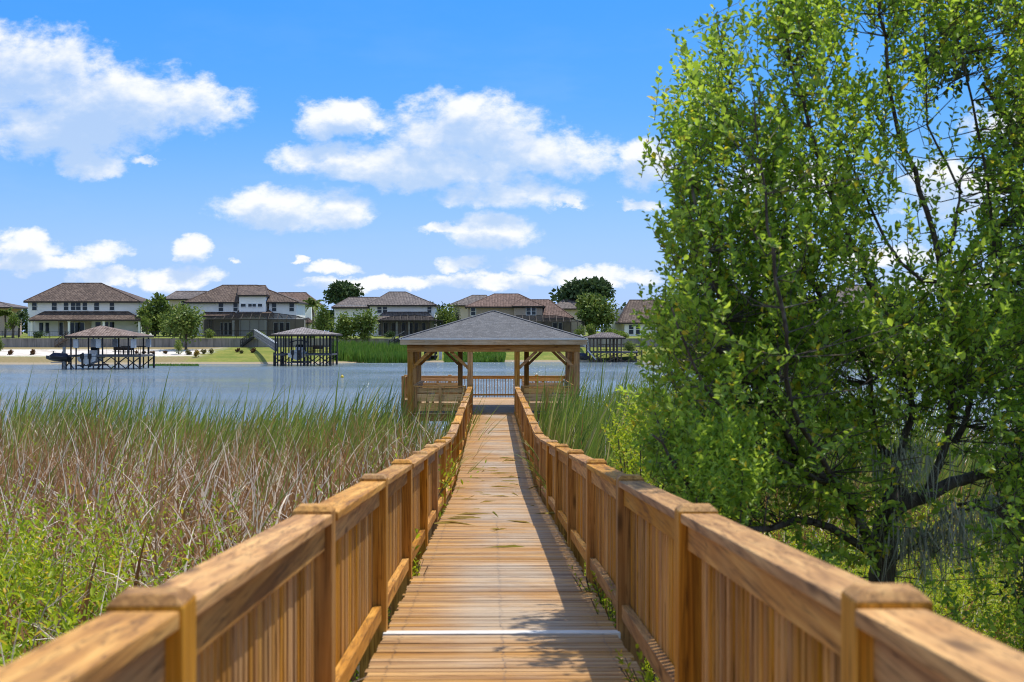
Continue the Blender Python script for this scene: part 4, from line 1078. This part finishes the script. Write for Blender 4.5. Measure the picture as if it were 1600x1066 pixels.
o=npmesh('dry_reeds',V1[0],V1[1],M['reed_dry']); tag(o,'brown dry reeds behind the big leafy tree','reeds',kind='stuff')
# leafy weeds
def weeds(name,label,p,ht,mt,nl=30,ls=.05):
    n=len(p); d=np.stack([rng.normal(0,.22,n),rng.normal(0,.22,n),np.ones(n)],1)
    parts=[shoots(p,d,ht,nl,ls,.36,1.1,.35,.05,.3)]
    # side shoots
    for s in range(2):
        t=rng.uniform(.45,.85,n)[:,None]; q=p+d*(ht[:,None]*t); a=rng.uniform(0,6.28,n)
        dd=np.stack([np.cos(a),np.sin(a),rng.uniform(.6,1.3,n)],1)
        parts.append(shoots(q,dd,ht*rng.uniform(.18,.35,n),max(8,nl//3),ls*.9,.36,1.1,.1,.15,.3))
    V,Fc,_=join(parts)
    stv=blades(n,p,ht,np.full(n,.007),np.arctan2(d[:,1],d[:,0]),np.arctan(np.hypot(d[:,0],d[:,1])),np.zeros(n),3)
    o=npmesh(name,V,Fc,mt); tag(o,label,'weeds',kind='stuff')
    return o
p=marsh(Lx,lambda y:-1.0+0*y,4.2,24,5200)
nz=np.sin(p[:,0]*1.1+.5*p[:,1])*np.sin(p[:,1]*.7-p[:,0]*.6+1)
pr=np.clip((15.5+1.1*(-p[:,0]-3)-p[:,1])/5,.0,1)*(.16+.84*(nz>-.22))+.22*(nz>.35)*(p[:,1]<21)
p=p[rng.uniform(0,1,len(p))<pr]; n=len(p)
ht=np.clip((.80+.2*np.sin(p[:,0]*1.3)*np.sin(p[:,1]*.9)-p[:,2]),.3,2.4)*rng.uniform(.55,1.12,n)
weeds('leafy_weeds','yellow green leafy weeds covering the bank left of the boardwalk',p,ht,M['leaf_lime'],24,.085)
p=marsh(lambda y:1.1+0*y,Rx,4.2,18,3000); n=len(p)
ht=np.clip((.55+.2*np.sin(p[:,0]*1.3)*np.sin(p[:,1]*.9)-p[:,2]),.3,2)*rng.uniform(.6,1.1,n)
weeds('leafy_weeds','yellow green leafy weeds under the big tree on the right',p,ht,M['leaf_lime'])
# dead grey stems in the left weeds
m=MB()
for i in range(150):
    y=random.uniform(5.5,19); x=random.uniform(-.37*y-.5,-1.5); z=float(gz(x,y)); a=random.uniform(0,6.28); L=random.uniform(.8,1.7); ln=random.uniform(.2,1.2)
    pts=[(x+math.cos(a)*ln*t*t*L,y+math.sin(a)*ln*t*t*L,z+L*(t-.25*ln*t*t)+.02*math.sin(t*9+i)) for t in (0,.25,.5,.75,1)]
    w_=random.uniform(.5,1.15); m.tube(pts,[.009*w_,.008*w_,.007*w_,.005*w_,.003*w_],5)
    for k in (2,3):
        b=pts[k]; a2=a+random.uniform(-1.4,1.4); l2=random.uniform(.15,.4); m.tube([b,(b[0]+math.cos(a2)*l2,b[1]+math.sin(a2)*l2,b[2]+l2*.7)],[.005,.002],4)
tag(m.build('dead_stems',M['twig']),'pale grey dead stems sticking out of the weeds left of the boardwalk','stems',kind='stuff')
# blades leaning over the deck and fallen leaves
n=60; y=rng.uniform(19,29,n); s=np.where(rng.uniform(0,1,n)<.45,-1.,1.)
base=np.stack([s*.9,y,np.array([zl(v) for v in y])-.2],1)
V,Fc,T=blades(n,base,rng.uniform(.7,1.5,n),rng.uniform(.014,.024,n),np.where(s>0,np.pi,0)+rng.normal(0,.7,n),rng.uniform(.05,.3,n),rng.uniform(.6,2.0,n),7,1.6)
o=npmesh('overhanging_reeds',V,Fc,M['reed'],None,T*.3+.6); tag(o,'green reed blades leaning through the railings over the planks','reeds',kind='stuff')
n=46; y=rng.uniform(13,30,n); x=rng.uniform(-.6,.62,n); pos=np.stack([x,y,np.array([zl(v) for v in y])+.012],1); a=rng.uniform(0,6.28,n)
V,Fc=leaves(pos,np.stack([np.cos(a),np.sin(a)*.6,rng.uniform(0,.12,n)],1),rng.uniform(.10,.55,n),rng.uniform(.006,.012,n),np.tile(np.array([[0,0,1.]]),(n,1)),.3)
o=npmesh('fallen_blades',V,Fc,M['reed'],None,np.repeat(rng.uniform(0,.6,n),6)); tag(o,'scattered fallen reed blades lying on the boardwalk planks','leaves',kind='stuff')
# sprigs of green poking through the railings
def sprig(x,y,z,h,lab):
    b=np.array([[x+random.uniform(-.04,.04),y+random.uniform(-.1,.1),z-.25] for _ in range(9)]); d=np.stack([rng.normal(-.25*np.sign(x),.25,9),rng.normal(0,.3,9),np.ones(9)],1)
    o=(x,y,z-.25); V,Fc=shoots(b-np.array(o),d,np.full(9,h+.25)*rng.uniform(.6,1.1,9),14,.05,.42,1.1,.45,.1)
    e=empty('weed_sprig',lab,'weed',o,'weeds growing through the boardwalk railings'); npmesh('foliage',V,Fc,M['leaf_lime'],e)
    m=MB()
    for q,k in zip(b-np.array(o),d): m.tube([tuple(q),tuple(q+k*.35)],[.004,.003],4)
    m.build('stem',M['bark'],e)
sprig(-.86,18.6,zl(18.6)+.35,.45,'bright green sprig poking over the left railing halfway along')
sprig(-.74,11.4,zl(11.4)-.02,.12,'small weed tuft at the foot of the left railing near the plank seam')
sprig(.76,10.2,zl(10.2),.16,'weed tuft growing under the right railing beyond the white strip')
sprig(.76,9.0,zl(9.0),.2,'weed tuft under the right railing close to the white strip')
sprig(.76,6.7,zl(6.7),.16,'nearest weed tuft under the right railing')

# ------------------------------------------------------------------ the big tree on the right
TZ=9.6
def TP(px,py,Z): return np.array([X(px,Z),Z,H(py,Z)])
bt=empty('leafy_tree','large leafy multi-stemmed tree leaning over the right railing','tree',tuple(TP(1390,1000,TZ+.3)))
to=np.array(bt.location); to[2]=float(gz(to[0],to[1]))-.1; bt.location=to
base=TP(1380,905,TZ+.3)
limbs=[]   # polylines (world)
def limb(pts,r0,r1):
    P=[np.array(q,float) for q in pts]; out=[]
    n=len(P)
    for i in range(n-1):
        p0,p1,p2,p3=P[max(i-1,0)],P[i],P[i+1],P[min(i+2,n-1)]
        for t in np.linspace(0,1,5)[:-1]:
            out.append(.5*((2*p1)+(-p0+p2)*t+(2*p0-5*p1+4*p2-p3)*t*t+(-p0+3*p1-3*p2+p3)*t**3)+rng.normal(0,.008,3))
    out.append(P[-1]); k=len(out)
    limbs.append((out,[r0+(r1-r0)*(i/(k-1))**.8 for i in range(k)]))
root=np.array([to[0],to[1],to[2]-.2])
limb([root,base,TP(1390,800,TZ+.2),TP(1410,765,TZ+.3)],.11,.075)
limb([TP(1392,800,TZ+.2),TP(1450,775,TZ+.2),TP(1530,745,TZ+.5),TP(1640,735,TZ+1)],.065,.03)
limb([TP(1384,900,TZ+.3),TP(1330,790,TZ),TP(1280,740,TZ-.3),TP(1200,640,TZ-.6),TP(1120,450,TZ-.9),TP(1075,250,TZ-1)],.05,.008)
limb([TP(1384,880,TZ+.3),TP(1270,815,TZ-.2),TP(1180,830,TZ-.7),TP(1090,770,TZ-1.1),TP(1020,680,TZ-1.3)],.035,.007)
limb([TP(1395,800,TZ+.2),TP(1412,700,TZ+.2),TP(1425,610,TZ+.1),TP(1380,480,TZ),TP(1300,300,TZ-.2),TP(1240,100,TZ-.3),TP(1210,-60,TZ-.4)],.035,.007)
limb([TP(1412,720,TZ+.3),TP(1375,690,TZ+.3),TP(1350,560,TZ+.3),TP(1230,380,TZ),TP(1150,180,TZ),TP(1120,20,TZ)],.03,.006)
limb([TP(1450,776,TZ+.2),TP(1490,650,TZ+.2),TP(1475,440,TZ),TP(1440,300,TZ-.1),TP(1400,180,TZ-.2),TP(1380,20,TZ-.3),TP(1370,-90,TZ-.3)],.034,.007)
limb([TP(1476,450,TZ),TP(1500,330,TZ+.1),TP(1510,270,TZ+.2),TP(1560,220,TZ+.4)],.014,.005)
limb([TP(1475,440,TZ),TP(1410,410,TZ),TP(1330,250,TZ+.2),TP(1280,120,TZ+.2)],.018,.005)
limb([TP(1505,300,TZ+.1),TP(1455,190,TZ),TP(1450,60,TZ),TP(1440,-60,TZ)],.010,.004)
limb([TP(1500,690,TZ+.4),TP(1540,560,TZ+.6),TP(1560,400,TZ+.5),TP(1530,200,TZ+.4),TP(1500,60,TZ+.4)],.028,.006)
limb([TP(1384,890,TZ+.3),TP(1440,850,TZ-.1),TP(1500,800,TZ-.2),TP(1560,800,TZ-.2)],.02,.006)
limb([TP(1300,760,TZ-.2),TP(1190,700,TZ-1.0),TP(1100,600,TZ-1.4),TP(1050,480,TZ-1.5)],.02,.005)
limb([TP(1340,800,TZ),TP(1250,660,TZ-1.0),TP(1230,520,TZ-1.4),TP(1200,350,TZ-1.5),TP(1180,160,TZ-1.4)],.025,.005)
lp=np.concatenate([np.array(l[0]) for l in limbs]); lrad=np.concatenate([np.array(l[1]) for l in limbs])
# density field of the crown, in rows of outline measured on the photograph
ly=np.array([-140,-40,0,50,120,180,230,340,420,460,560,640,690,730,790,850,920,990]); lx=np.array([1170,1150,1128,1075,1034,1012,1026,1030,1014,1000,986,972,945,968,1060,1185,1330,1480])
def _g(X_,Y_): return lambda cx,cy,rx,ry:np.exp(-(((X_-cx)/rx)**2+((Y_-cy)/ry)**2)*1.2)
def dens(px,py):
    hole_=_g(px,py)
    l=np.interp(py,ly,lx)
    e=px-l-16*np.sin(py*.047)-13*np.sin(py*.117+1)-9*np.sin(py*.23+2)
    d=np.clip(e/45,0,1)
    d=d*(1+.75*hole_(1190,620,210,210)+.5*hole_(1480,560,120,90)+.3*hole_(1120,380,120,250)+.8*hole_(1060,660,110,120))
    # thin upper right
    hole=lambda cx,cy,rx,ry:np.exp(-(((px-cx)/rx)**2+((py-cy)/ry)**2)*1.2)
    d=d*(1-.92*hole(1405,290,85,150))*(1-.90*hole(1505,240,85,130))*(1-.85*hole(1160,15,34,70))*(1-.75*hole(1350,70,45,90))*(1-.85*hole(1420,395,70,55))*(1-.5*hole(1270,230,50,120))*(1-.5*hole(1480,80,50,60))
    d=d*(1-.6*hole(1560,60,70,90))*(1-.35*hole(1430,480,80,60))
    # open lower right
    d=d*(1-.93*hole(1445,725,95,105))*(1-.9*hole(1540,790,100,80))*(1-.9*hole(1300,825,100,50))*(1-.9*hole(1430,880,140,70))
    d=d*np.where(py>880,0.30,1)
    return d
N=15500
px=rng.uniform(960,1720,N); py=rng.uniform(-140,990,N)
clump=.48+.52*np.sin(px*.021+1.7*np.sin(py*.013))*np.sin(py*.024+1.3*np.sin(px*.017)+.6)
ok=rng.uniform(0,1,N)<dens(px,py)*(.10+.90*clump)*.78
px,py=px[ok],py[ok]; N=len(px)
zoff=rng.normal(0,.62,N)-.45*np.clip((1300-px)/250,-1,1); zoff=np.clip(zoff,-2.0,1.6)
Zs=TZ+zoff
tips=np.stack([(px-800)/F*Zs+YAW*Zs+CAMX,Zs,CAMZ+(HOR-py)/F*Zs],1)
tips=tips[tips[:,0]>.95+.0*tips[:,0]]
N=len(tips)
ctr=TP(1390,640,TZ+.3)
d=tips-ctr; d/=np.linalg.norm(d,axis=1,keepdims=True)
dirs=d*.55+np.array([0,0,.55])+rng.normal(0,.48,(N,3))
low=tips[:,2]<2.2; dirs[low]+=np.array([0,0,-.35])
L=rng.uniform(.20,.42,N)
dn=dirs/np.linalg.norm(dirs,axis=1,keepdims=True)
start=tips-dn*L[:,None]*.6
V,Fc=shoots(start-to,dirs,L,15,.060,.58,1.15,.05,.12,.35)
npmesh('crown',V,Fc,M['leaf'],bt)
m=MB()
for pts,rd in limbs: m.tube([tuple(q-to) for q in pts],rd,7 if rd[0]>.03 else 5)
m.build('trunk',M['bark'],bt,smooth=True)
# twigs joining the shoots to the limbs
m=MB()
dl=((start[:,None,:]-lp[None,:,:])*np.array([1,.7,1])); dd=(dl**2).sum(2); dd=dd+np.maximum(0,lp[None,:,2]-start[:,None,2]+.1)*1.2
nr=dd.argmin(1)
for i in range(0,N):
    if i%5>1: m.tube([tuple(start[i]-to),tuple(start[i]+dn[i]*L[i]*.9-to)],[.0025,.0012],3,False); continue
    a=lp[nr[i]]; b=start[i]; mid=a*.5+b*.5+np.array([0,0,-.06])+rng.normal(0,.03,3); e_=b+dn[i]*L[i]*.9
    if np.linalg.norm(a-b)>.9: 
        m.tube([tuple(b-to),tuple(e_-to)],[.0035,.0015],3,False); continue
    r0=min(.006,lrad[nr[i]]*.5)
    m.tube([tuple(a-to),tuple(mid-to),tuple(b-to),tuple(e_-to)],[r0,r0*.7,.0035,.0015],3,False)
m.build('twigs',M['bark'],bt)
# lighter shrub at the foot of the tree by the railing
def shrub2(label,pxr,pyr,Z,n,mt,ls=.04):
    c=TP(sum(pxr)/2,sum(pyr)/2,Z); o=np.array([c[0],c[1],float(gz(c[0],c[1]))])
    e=empty('leafy_shrub',label,'shrub',tuple(o))
    a=rng.uniform(0,6.28,n); rr=np.sqrt(rng.uniform(0,1,n))
    px=sum(pxr)/2+(pxr[1]-pxr[0])/2*rr*np.cos(a); py=sum(pyr)/2+(pyr[1]-pyr[0])/2*rr*np.sin(a); Zz=Z+rng.normal(0,.4,n)
    P=np.stack([(px-800)/F*Zz+YAW*Zz+CAMX,Zz,CAMZ+(HOR-py)/F*Zz],1); P=P[P[:,0]>1.0]; n=len(P)
    dr=np.array([0,0,1.])+rng.normal(0,.4,(n,3)); V,Fc=shoots(P-o,dr,rng.uniform(.2,.35,n),16,ls,.45,1.,.05,.1)
    npmesh('foliage',V,Fc,mt,e)
    m=MB()
    for i in range(14):
        q=P[i]-o; m.tube([(rng.normal(0,.05),rng.normal(0,.05),-.1),(q[0]*.5,q[1]*.5,q[2]*.55),tuple(q)],[.012,.009,.004],4)
    m.build('stem',M['bark'],e)
shrub2('low yellow green shrub between the right railing and the big tree',(955,1060),(650,790),12.5,200,M['leaf_lime'])
shrub2('dark green low shrub pressed against the right railing under the tree',(1060,1210),(690,850),8.3,260,M['leaf'],.045)
# dark oak at the right edge with spanish moss
ob=TP(1640,700,11.5); oz=float(gz(ob[0],ob[1])); oo=np.array([ob[0],ob[1],oz])
ok_=empty('oak_tree','dark oak standing at the right picture edge hung with grey moss','tree',tuple(oo))
m=MB()
def tp2(px,py,Z): return tuple(TP(px,py,Z)-oo)
m.tube([(0,0,-.2),tp2(1635,850,11.5),tp2(1620,600,11.5),tp2(1650,300,11.6),tp2(1660,0,11.6)],[.2,.17,.14,.1,.06],8)
limb_o=[[(1625,700,11.5),(1580,620,11.3),(1530,610,11.0)],[(1622,620,11.5),(1580,450,11.3),(1550,330,11.2)],[(1650,300,11.6),(1590,200,11.4),(1540,130,11.2)],[(1630,800,11.5),(1560,780,11.2),(1500,790,11)],[(1650,200,11.6),(1610,60,11.5),(1570,-40,11.4)]]
for l in limb_o: m.tube([tp2(*q) for q in l],[.06,.035,.012],6)
m.build('trunk',M['bark'],ok_,smooth=True)
n=520; px=np.concatenate([rng.normal(1636,26,n),rng.normal(1490,25,60),rng.normal(1560,30,90)]); py=np.concatenate([rng.uniform(-80,960,n),rng.normal(75,25,60),rng.normal(185,30,90)])
kp=px>np.interp(py,[-80,0,150,300,420,560,700,960],[1610,1595,1580,1590,1605,1590,1590,1580])-0; kp[n:n+60]=True
px,py=px[kp],py[kp]; n=len(px); Zz=11.2+rng.normal(0,.5,n)
P=np.stack([(px-800)/F*Zz+YAW*Zz+CAMX,Zz,CAMZ+(HOR-py)/F*Zz],1)
V,Fc=shoots(P-oo,rng.normal(0,1,(n,3))+np.array([0,0,.2]),rng.uniform(.25,.45,n),15,.075,.5,1.1,.05,0)
npmesh('crown',V,Fc,M['leaf_dark'],ok_)
def moss(label,px,py,Z,Lm,n=90,wd=.14):
    n=int(n*1.8)
    c=TP(px,py,Z); b=np.tile(c,(n,1))+rng.normal(0,1,(n,3))*np.array([wd,.08,.06])
    h_=rng.uniform(.2,.8,n)*Lm
    V,Fc,T=blades(n,b-c,h_,rng.uniform(.004,.008,n),rng.uniform(0,6.28,n),np.pi-rng.uniform(0,.5,n),rng.uniform(-.9,.9,n),7)
    o=npmesh('spanish_moss',V,Fc,M['moss']); o.location=tuple(c); tag(o,label,'moss','clumps of hanging moss'); return o
moss('grey moss hanging from the low limb right of the tree trunk',1428,700,9.25,.55)
moss('long grey moss curtain left of the oak, behind the near post',1450,830,9.25,.62,150,.16)
moss('thin grey moss strand below the twisted limb',1495,800,9.25,.5,80,.1)
moss('long grey moss tail hanging beside the oak trunk',1575,780,10.8,1.0,150,.14)
moss('small grey moss tuft high beside the oak trunk',1590,690,10.9,.5,90,.1)

# ------------------------------------------------------------------ sky, sun, camera
SUN_H=(.30,.28)      # horizontal direction towards the sun per unit height
svec=Vector((SUN_H[0],SUN_H[1],1)).normalized()
elev=math.asin(svec.z); 
wld=bpy.data.worlds.new('World'); sc.world=wld; wld.use_nodes=True
t=NT(wld.node_tree); t.n.clear()
out=t.node('ShaderNodeOutputWorld'); bg=t.node('ShaderNodeBackground'); t.l.new(bg.outputs[0],out.inputs[0])
sky=t.node('ShaderNodeTexSky',sky_type='NISHITA'); sky.sun_disc=False; sky.sun_elevation=elev
sky.sun_rotation=math.atan2(svec.x,svec.y); sky.air_density=1.0; sky.dust_density=.25; sky.ozone_density=3.0; sky.altitude=50
hs=t.node('ShaderNodeHueSaturation'); t.l.new(sky.outputs[0],hs.inputs['Color']); hs.inputs['Saturation'].default_value=1.35
sp=t.node('ShaderNodeSeparateColor'); t.l.new(hs.outputs[0],sp.inputs[0]); cb=t.node('ShaderNodeCombineColor'); hs.inputs['Value'].default_value=1.0; hs.inputs['Hue'].default_value=.5
tc=t.node('ShaderNodeTexCoord').outputs['Generated']
sx=t.node('ShaderNodeSeparateXYZ'); t.put(sx.inputs[0],tc); dx,dy,dz_=sx.outputs
ady=t.math('MAXIMUM',t.math('ABSOLUTE',dy),.06)
u=t.math('DIVIDE',dx,ady); v=t.math('DIVIDE',dz_,ady)
CL=[(-40,95,110,90),(50,120,140,85),(190,165,170,75),(310,172,95,52),(90,205,190,62),(150,258,70,26),(230,250,30,13),
(535,188,80,40),(495,250,80,32),(735,205,140,66),(855,245,118,48),(690,262,190,48),(790,305,130,30),(620,270,150,34),(885,312,30,14),
(450,325,122,36),(540,332,54,36),(770,362,90,28),(705,355,54,13),(1010,262,56,40),(1008,321,34,13),
(38,385,62,28),(60,412,115,18),(165,396,50,24),(302,390,34,24),(285,440,74,26),(175,434,62,18),
(518,418,50,13),(722,413,42,17),(833,415,52,19),(600,444,150,15),(760,440,140,16),(905,430,66,19),(985,436,70,18),(470,404,18,7),(370,410,16,7),
(1240,290,120,46),(1490,300,110,52),(1400,400,120,26),(1180,420,90,20),(1560,190,60,40),(1480,440,120,18),
(-300,250,150,60),(-600,100,200,80),(2000,150,180,70),(2300,350,220,50),(1500,-600,300,120),(300,-800,350,120),(-900,-500,300,120)]
def field(uu,vv,detail):
    M_=None; u0,v0=uu,vv
    cw=t.node('ShaderNodeCombineXYZ'); t.put(cw.inputs[0],uu); t.put(cw.inputs[1],t.math('MULTIPLY',vv,1.4))
    sepw=t.node('ShaderNodeSeparateXYZ'); t.put(sepw.inputs[0],t.noise(cw.outputs[0],34,6,.62,0,1))
    uu=t.math('MULTIPLY_ADD',t.math('SUBTRACT',sepw.outputs[0],.5),.036,uu); vv=t.math('MULTIPLY_ADD',t.math('SUBTRACT',sepw.outputs[1],.5),.026,vv)
    for cx,cy,rx,ry in CL:
        a=t.math('MULTIPLY_ADD',uu,F/rx,-((cx-800)/F+YAW)*F/rx); b=t.math('MULTIPLY_ADD',vv,F/ry,-((HOR-cy)/F)*F/ry)
        # flatter undersides: the lower half of each puff is squeezed
        b=t.math('MULTIPLY',b,t.math('MULTIPLY_ADD',t.math('LESS_THAN',b,0.0),.15,1.0))
        q=t.math('MULTIPLY_ADD',a,a,t.math('MULTIPLY',b,b)); q=t.math('SUBTRACT',1.0,q)
        M_=q if M_ is None else t.math('SMOOTH_MAX',M_,q,.25)
    cv=t.node('ShaderNodeCombineXYZ'); t.put(cv.inputs[0],u0); t.put(cv.inputs[1],t.math('MULTIPLY',v0,1.5))
    n1=t.noise(cv.outputs[0],15,detail,.62,.25); n2=t.noise(cv.outputs[0],55,4,.6,.2)
    nn=t.math('ADD',t.math('MULTIPLY',t.math('SUBTRACT',n1,.5),2.6),t.math('MULTIPLY',t.math('SUBTRACT',n2,.5),1.3))
    return t.math('ADD',t.math('MAXIMUM',M_,-1.6),nn)
D=field(u,v,7)
D2=field(t.math('ADD',u,.004),t.math('ADD',v,.016),4)
lit=t.smooth(D2,1.15,-.25)
alpha=t.math('MULTIPLY',t.math('MULTIPLY',t.smooth(D,-.1,.85),t.lin(lit,0,1,.72,1.0)),t.smooth(v,.004,.03))
ccol=t.mix(lit,(5.6,6.9,8.9),(9.6,9.75,9.9))
wisp=t.noise(t.mapping(tc,(3,3,9)),2.2,5,.6)
haze=t.math('ADD',t.smooth(v,.17,.0,0,.58),t.math('MULTIPLY',t.smooth(wisp,.5,.75),t.smooth(v,.30,.02,0,.25)))
skh=t.mix(haze,hs.outputs[0],(5.9,7.2,9.0)); t.l.new(skh,sp.inputs[0])
t.put(cb.inputs[0],t.math('MULTIPLY',sp.outputs[0],.70)); t.put(cb.inputs[1],t.math('MULTIPLY_ADD',sp.outputs[1],.63,1.67)); t.put(cb.inputs[2],t.math('MINIMUM',t.math('MULTIPLY',sp.outputs[2],1.83),9.8))
skyc=cb.outputs[0]

cn=t.noise(t.mapping(tc,(1,1,1.6)),2.6,6,.6,.4)  # unseen bright clouds overhead and behind the camera, added for fill light
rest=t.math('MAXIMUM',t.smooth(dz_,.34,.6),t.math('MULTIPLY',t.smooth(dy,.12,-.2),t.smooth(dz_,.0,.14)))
fill_cov=t.math('MULTIPLY',t.smooth(cn,.46,.59),rest)
allc=t.mix(fill_cov,t.mix(t.math('MULTIPLY',alpha,.97),skyc,ccol),t.mix(t.smooth(cn,.5,.68),(9.9,9.8,9.6),(8.2,8.6,9.2)))
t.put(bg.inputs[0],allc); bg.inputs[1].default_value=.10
SUNL=bpy.data.lights.new('sun','SUN'); SUNL.energy=4.5; SUNL.angle=math.radians(.53); SUNL.color=(1.0,.93,.80)
so=bpy.data.objects.new('sun',SUNL); COL.objects.link(so); so.rotation_euler=(-svec).to_track_quat('-Z','Y').to_euler(); so.location=(20,-10,60)
cam=bpy.data.cameras.new('camera'); co=bpy.data.objects.new('camera',cam); COL.objects.link(co)
cam.lens=F/1600*36; cam.sensor_width=36; cam.shift_y=-(533-HOR)/1600; cam.clip_start=.05; cam.clip_end=9000
co.location=(CAMX,0,CAMZ); co.rotation_euler=(math.pi/2,0,-YAW)
cam.dof.use_dof=True; cam.dof.focus_distance=70; cam.dof.aperture_fstop=5.0
sc.camera=co
sc.view_settings.view_transform='Standard'; sc.view_settings.look='None'; sc.view_settings.exposure=.08; sc.view_settings.gamma=1
sc.cycles.filter_width=1.05; sc.cycles.max_bounces=6; sc.cycles.transparent_max_bounces=8; sc.cycles.diffuse_bounces=3; sc.cycles.glossy_bounces=2; sc.cycles.transmission_bounces=3
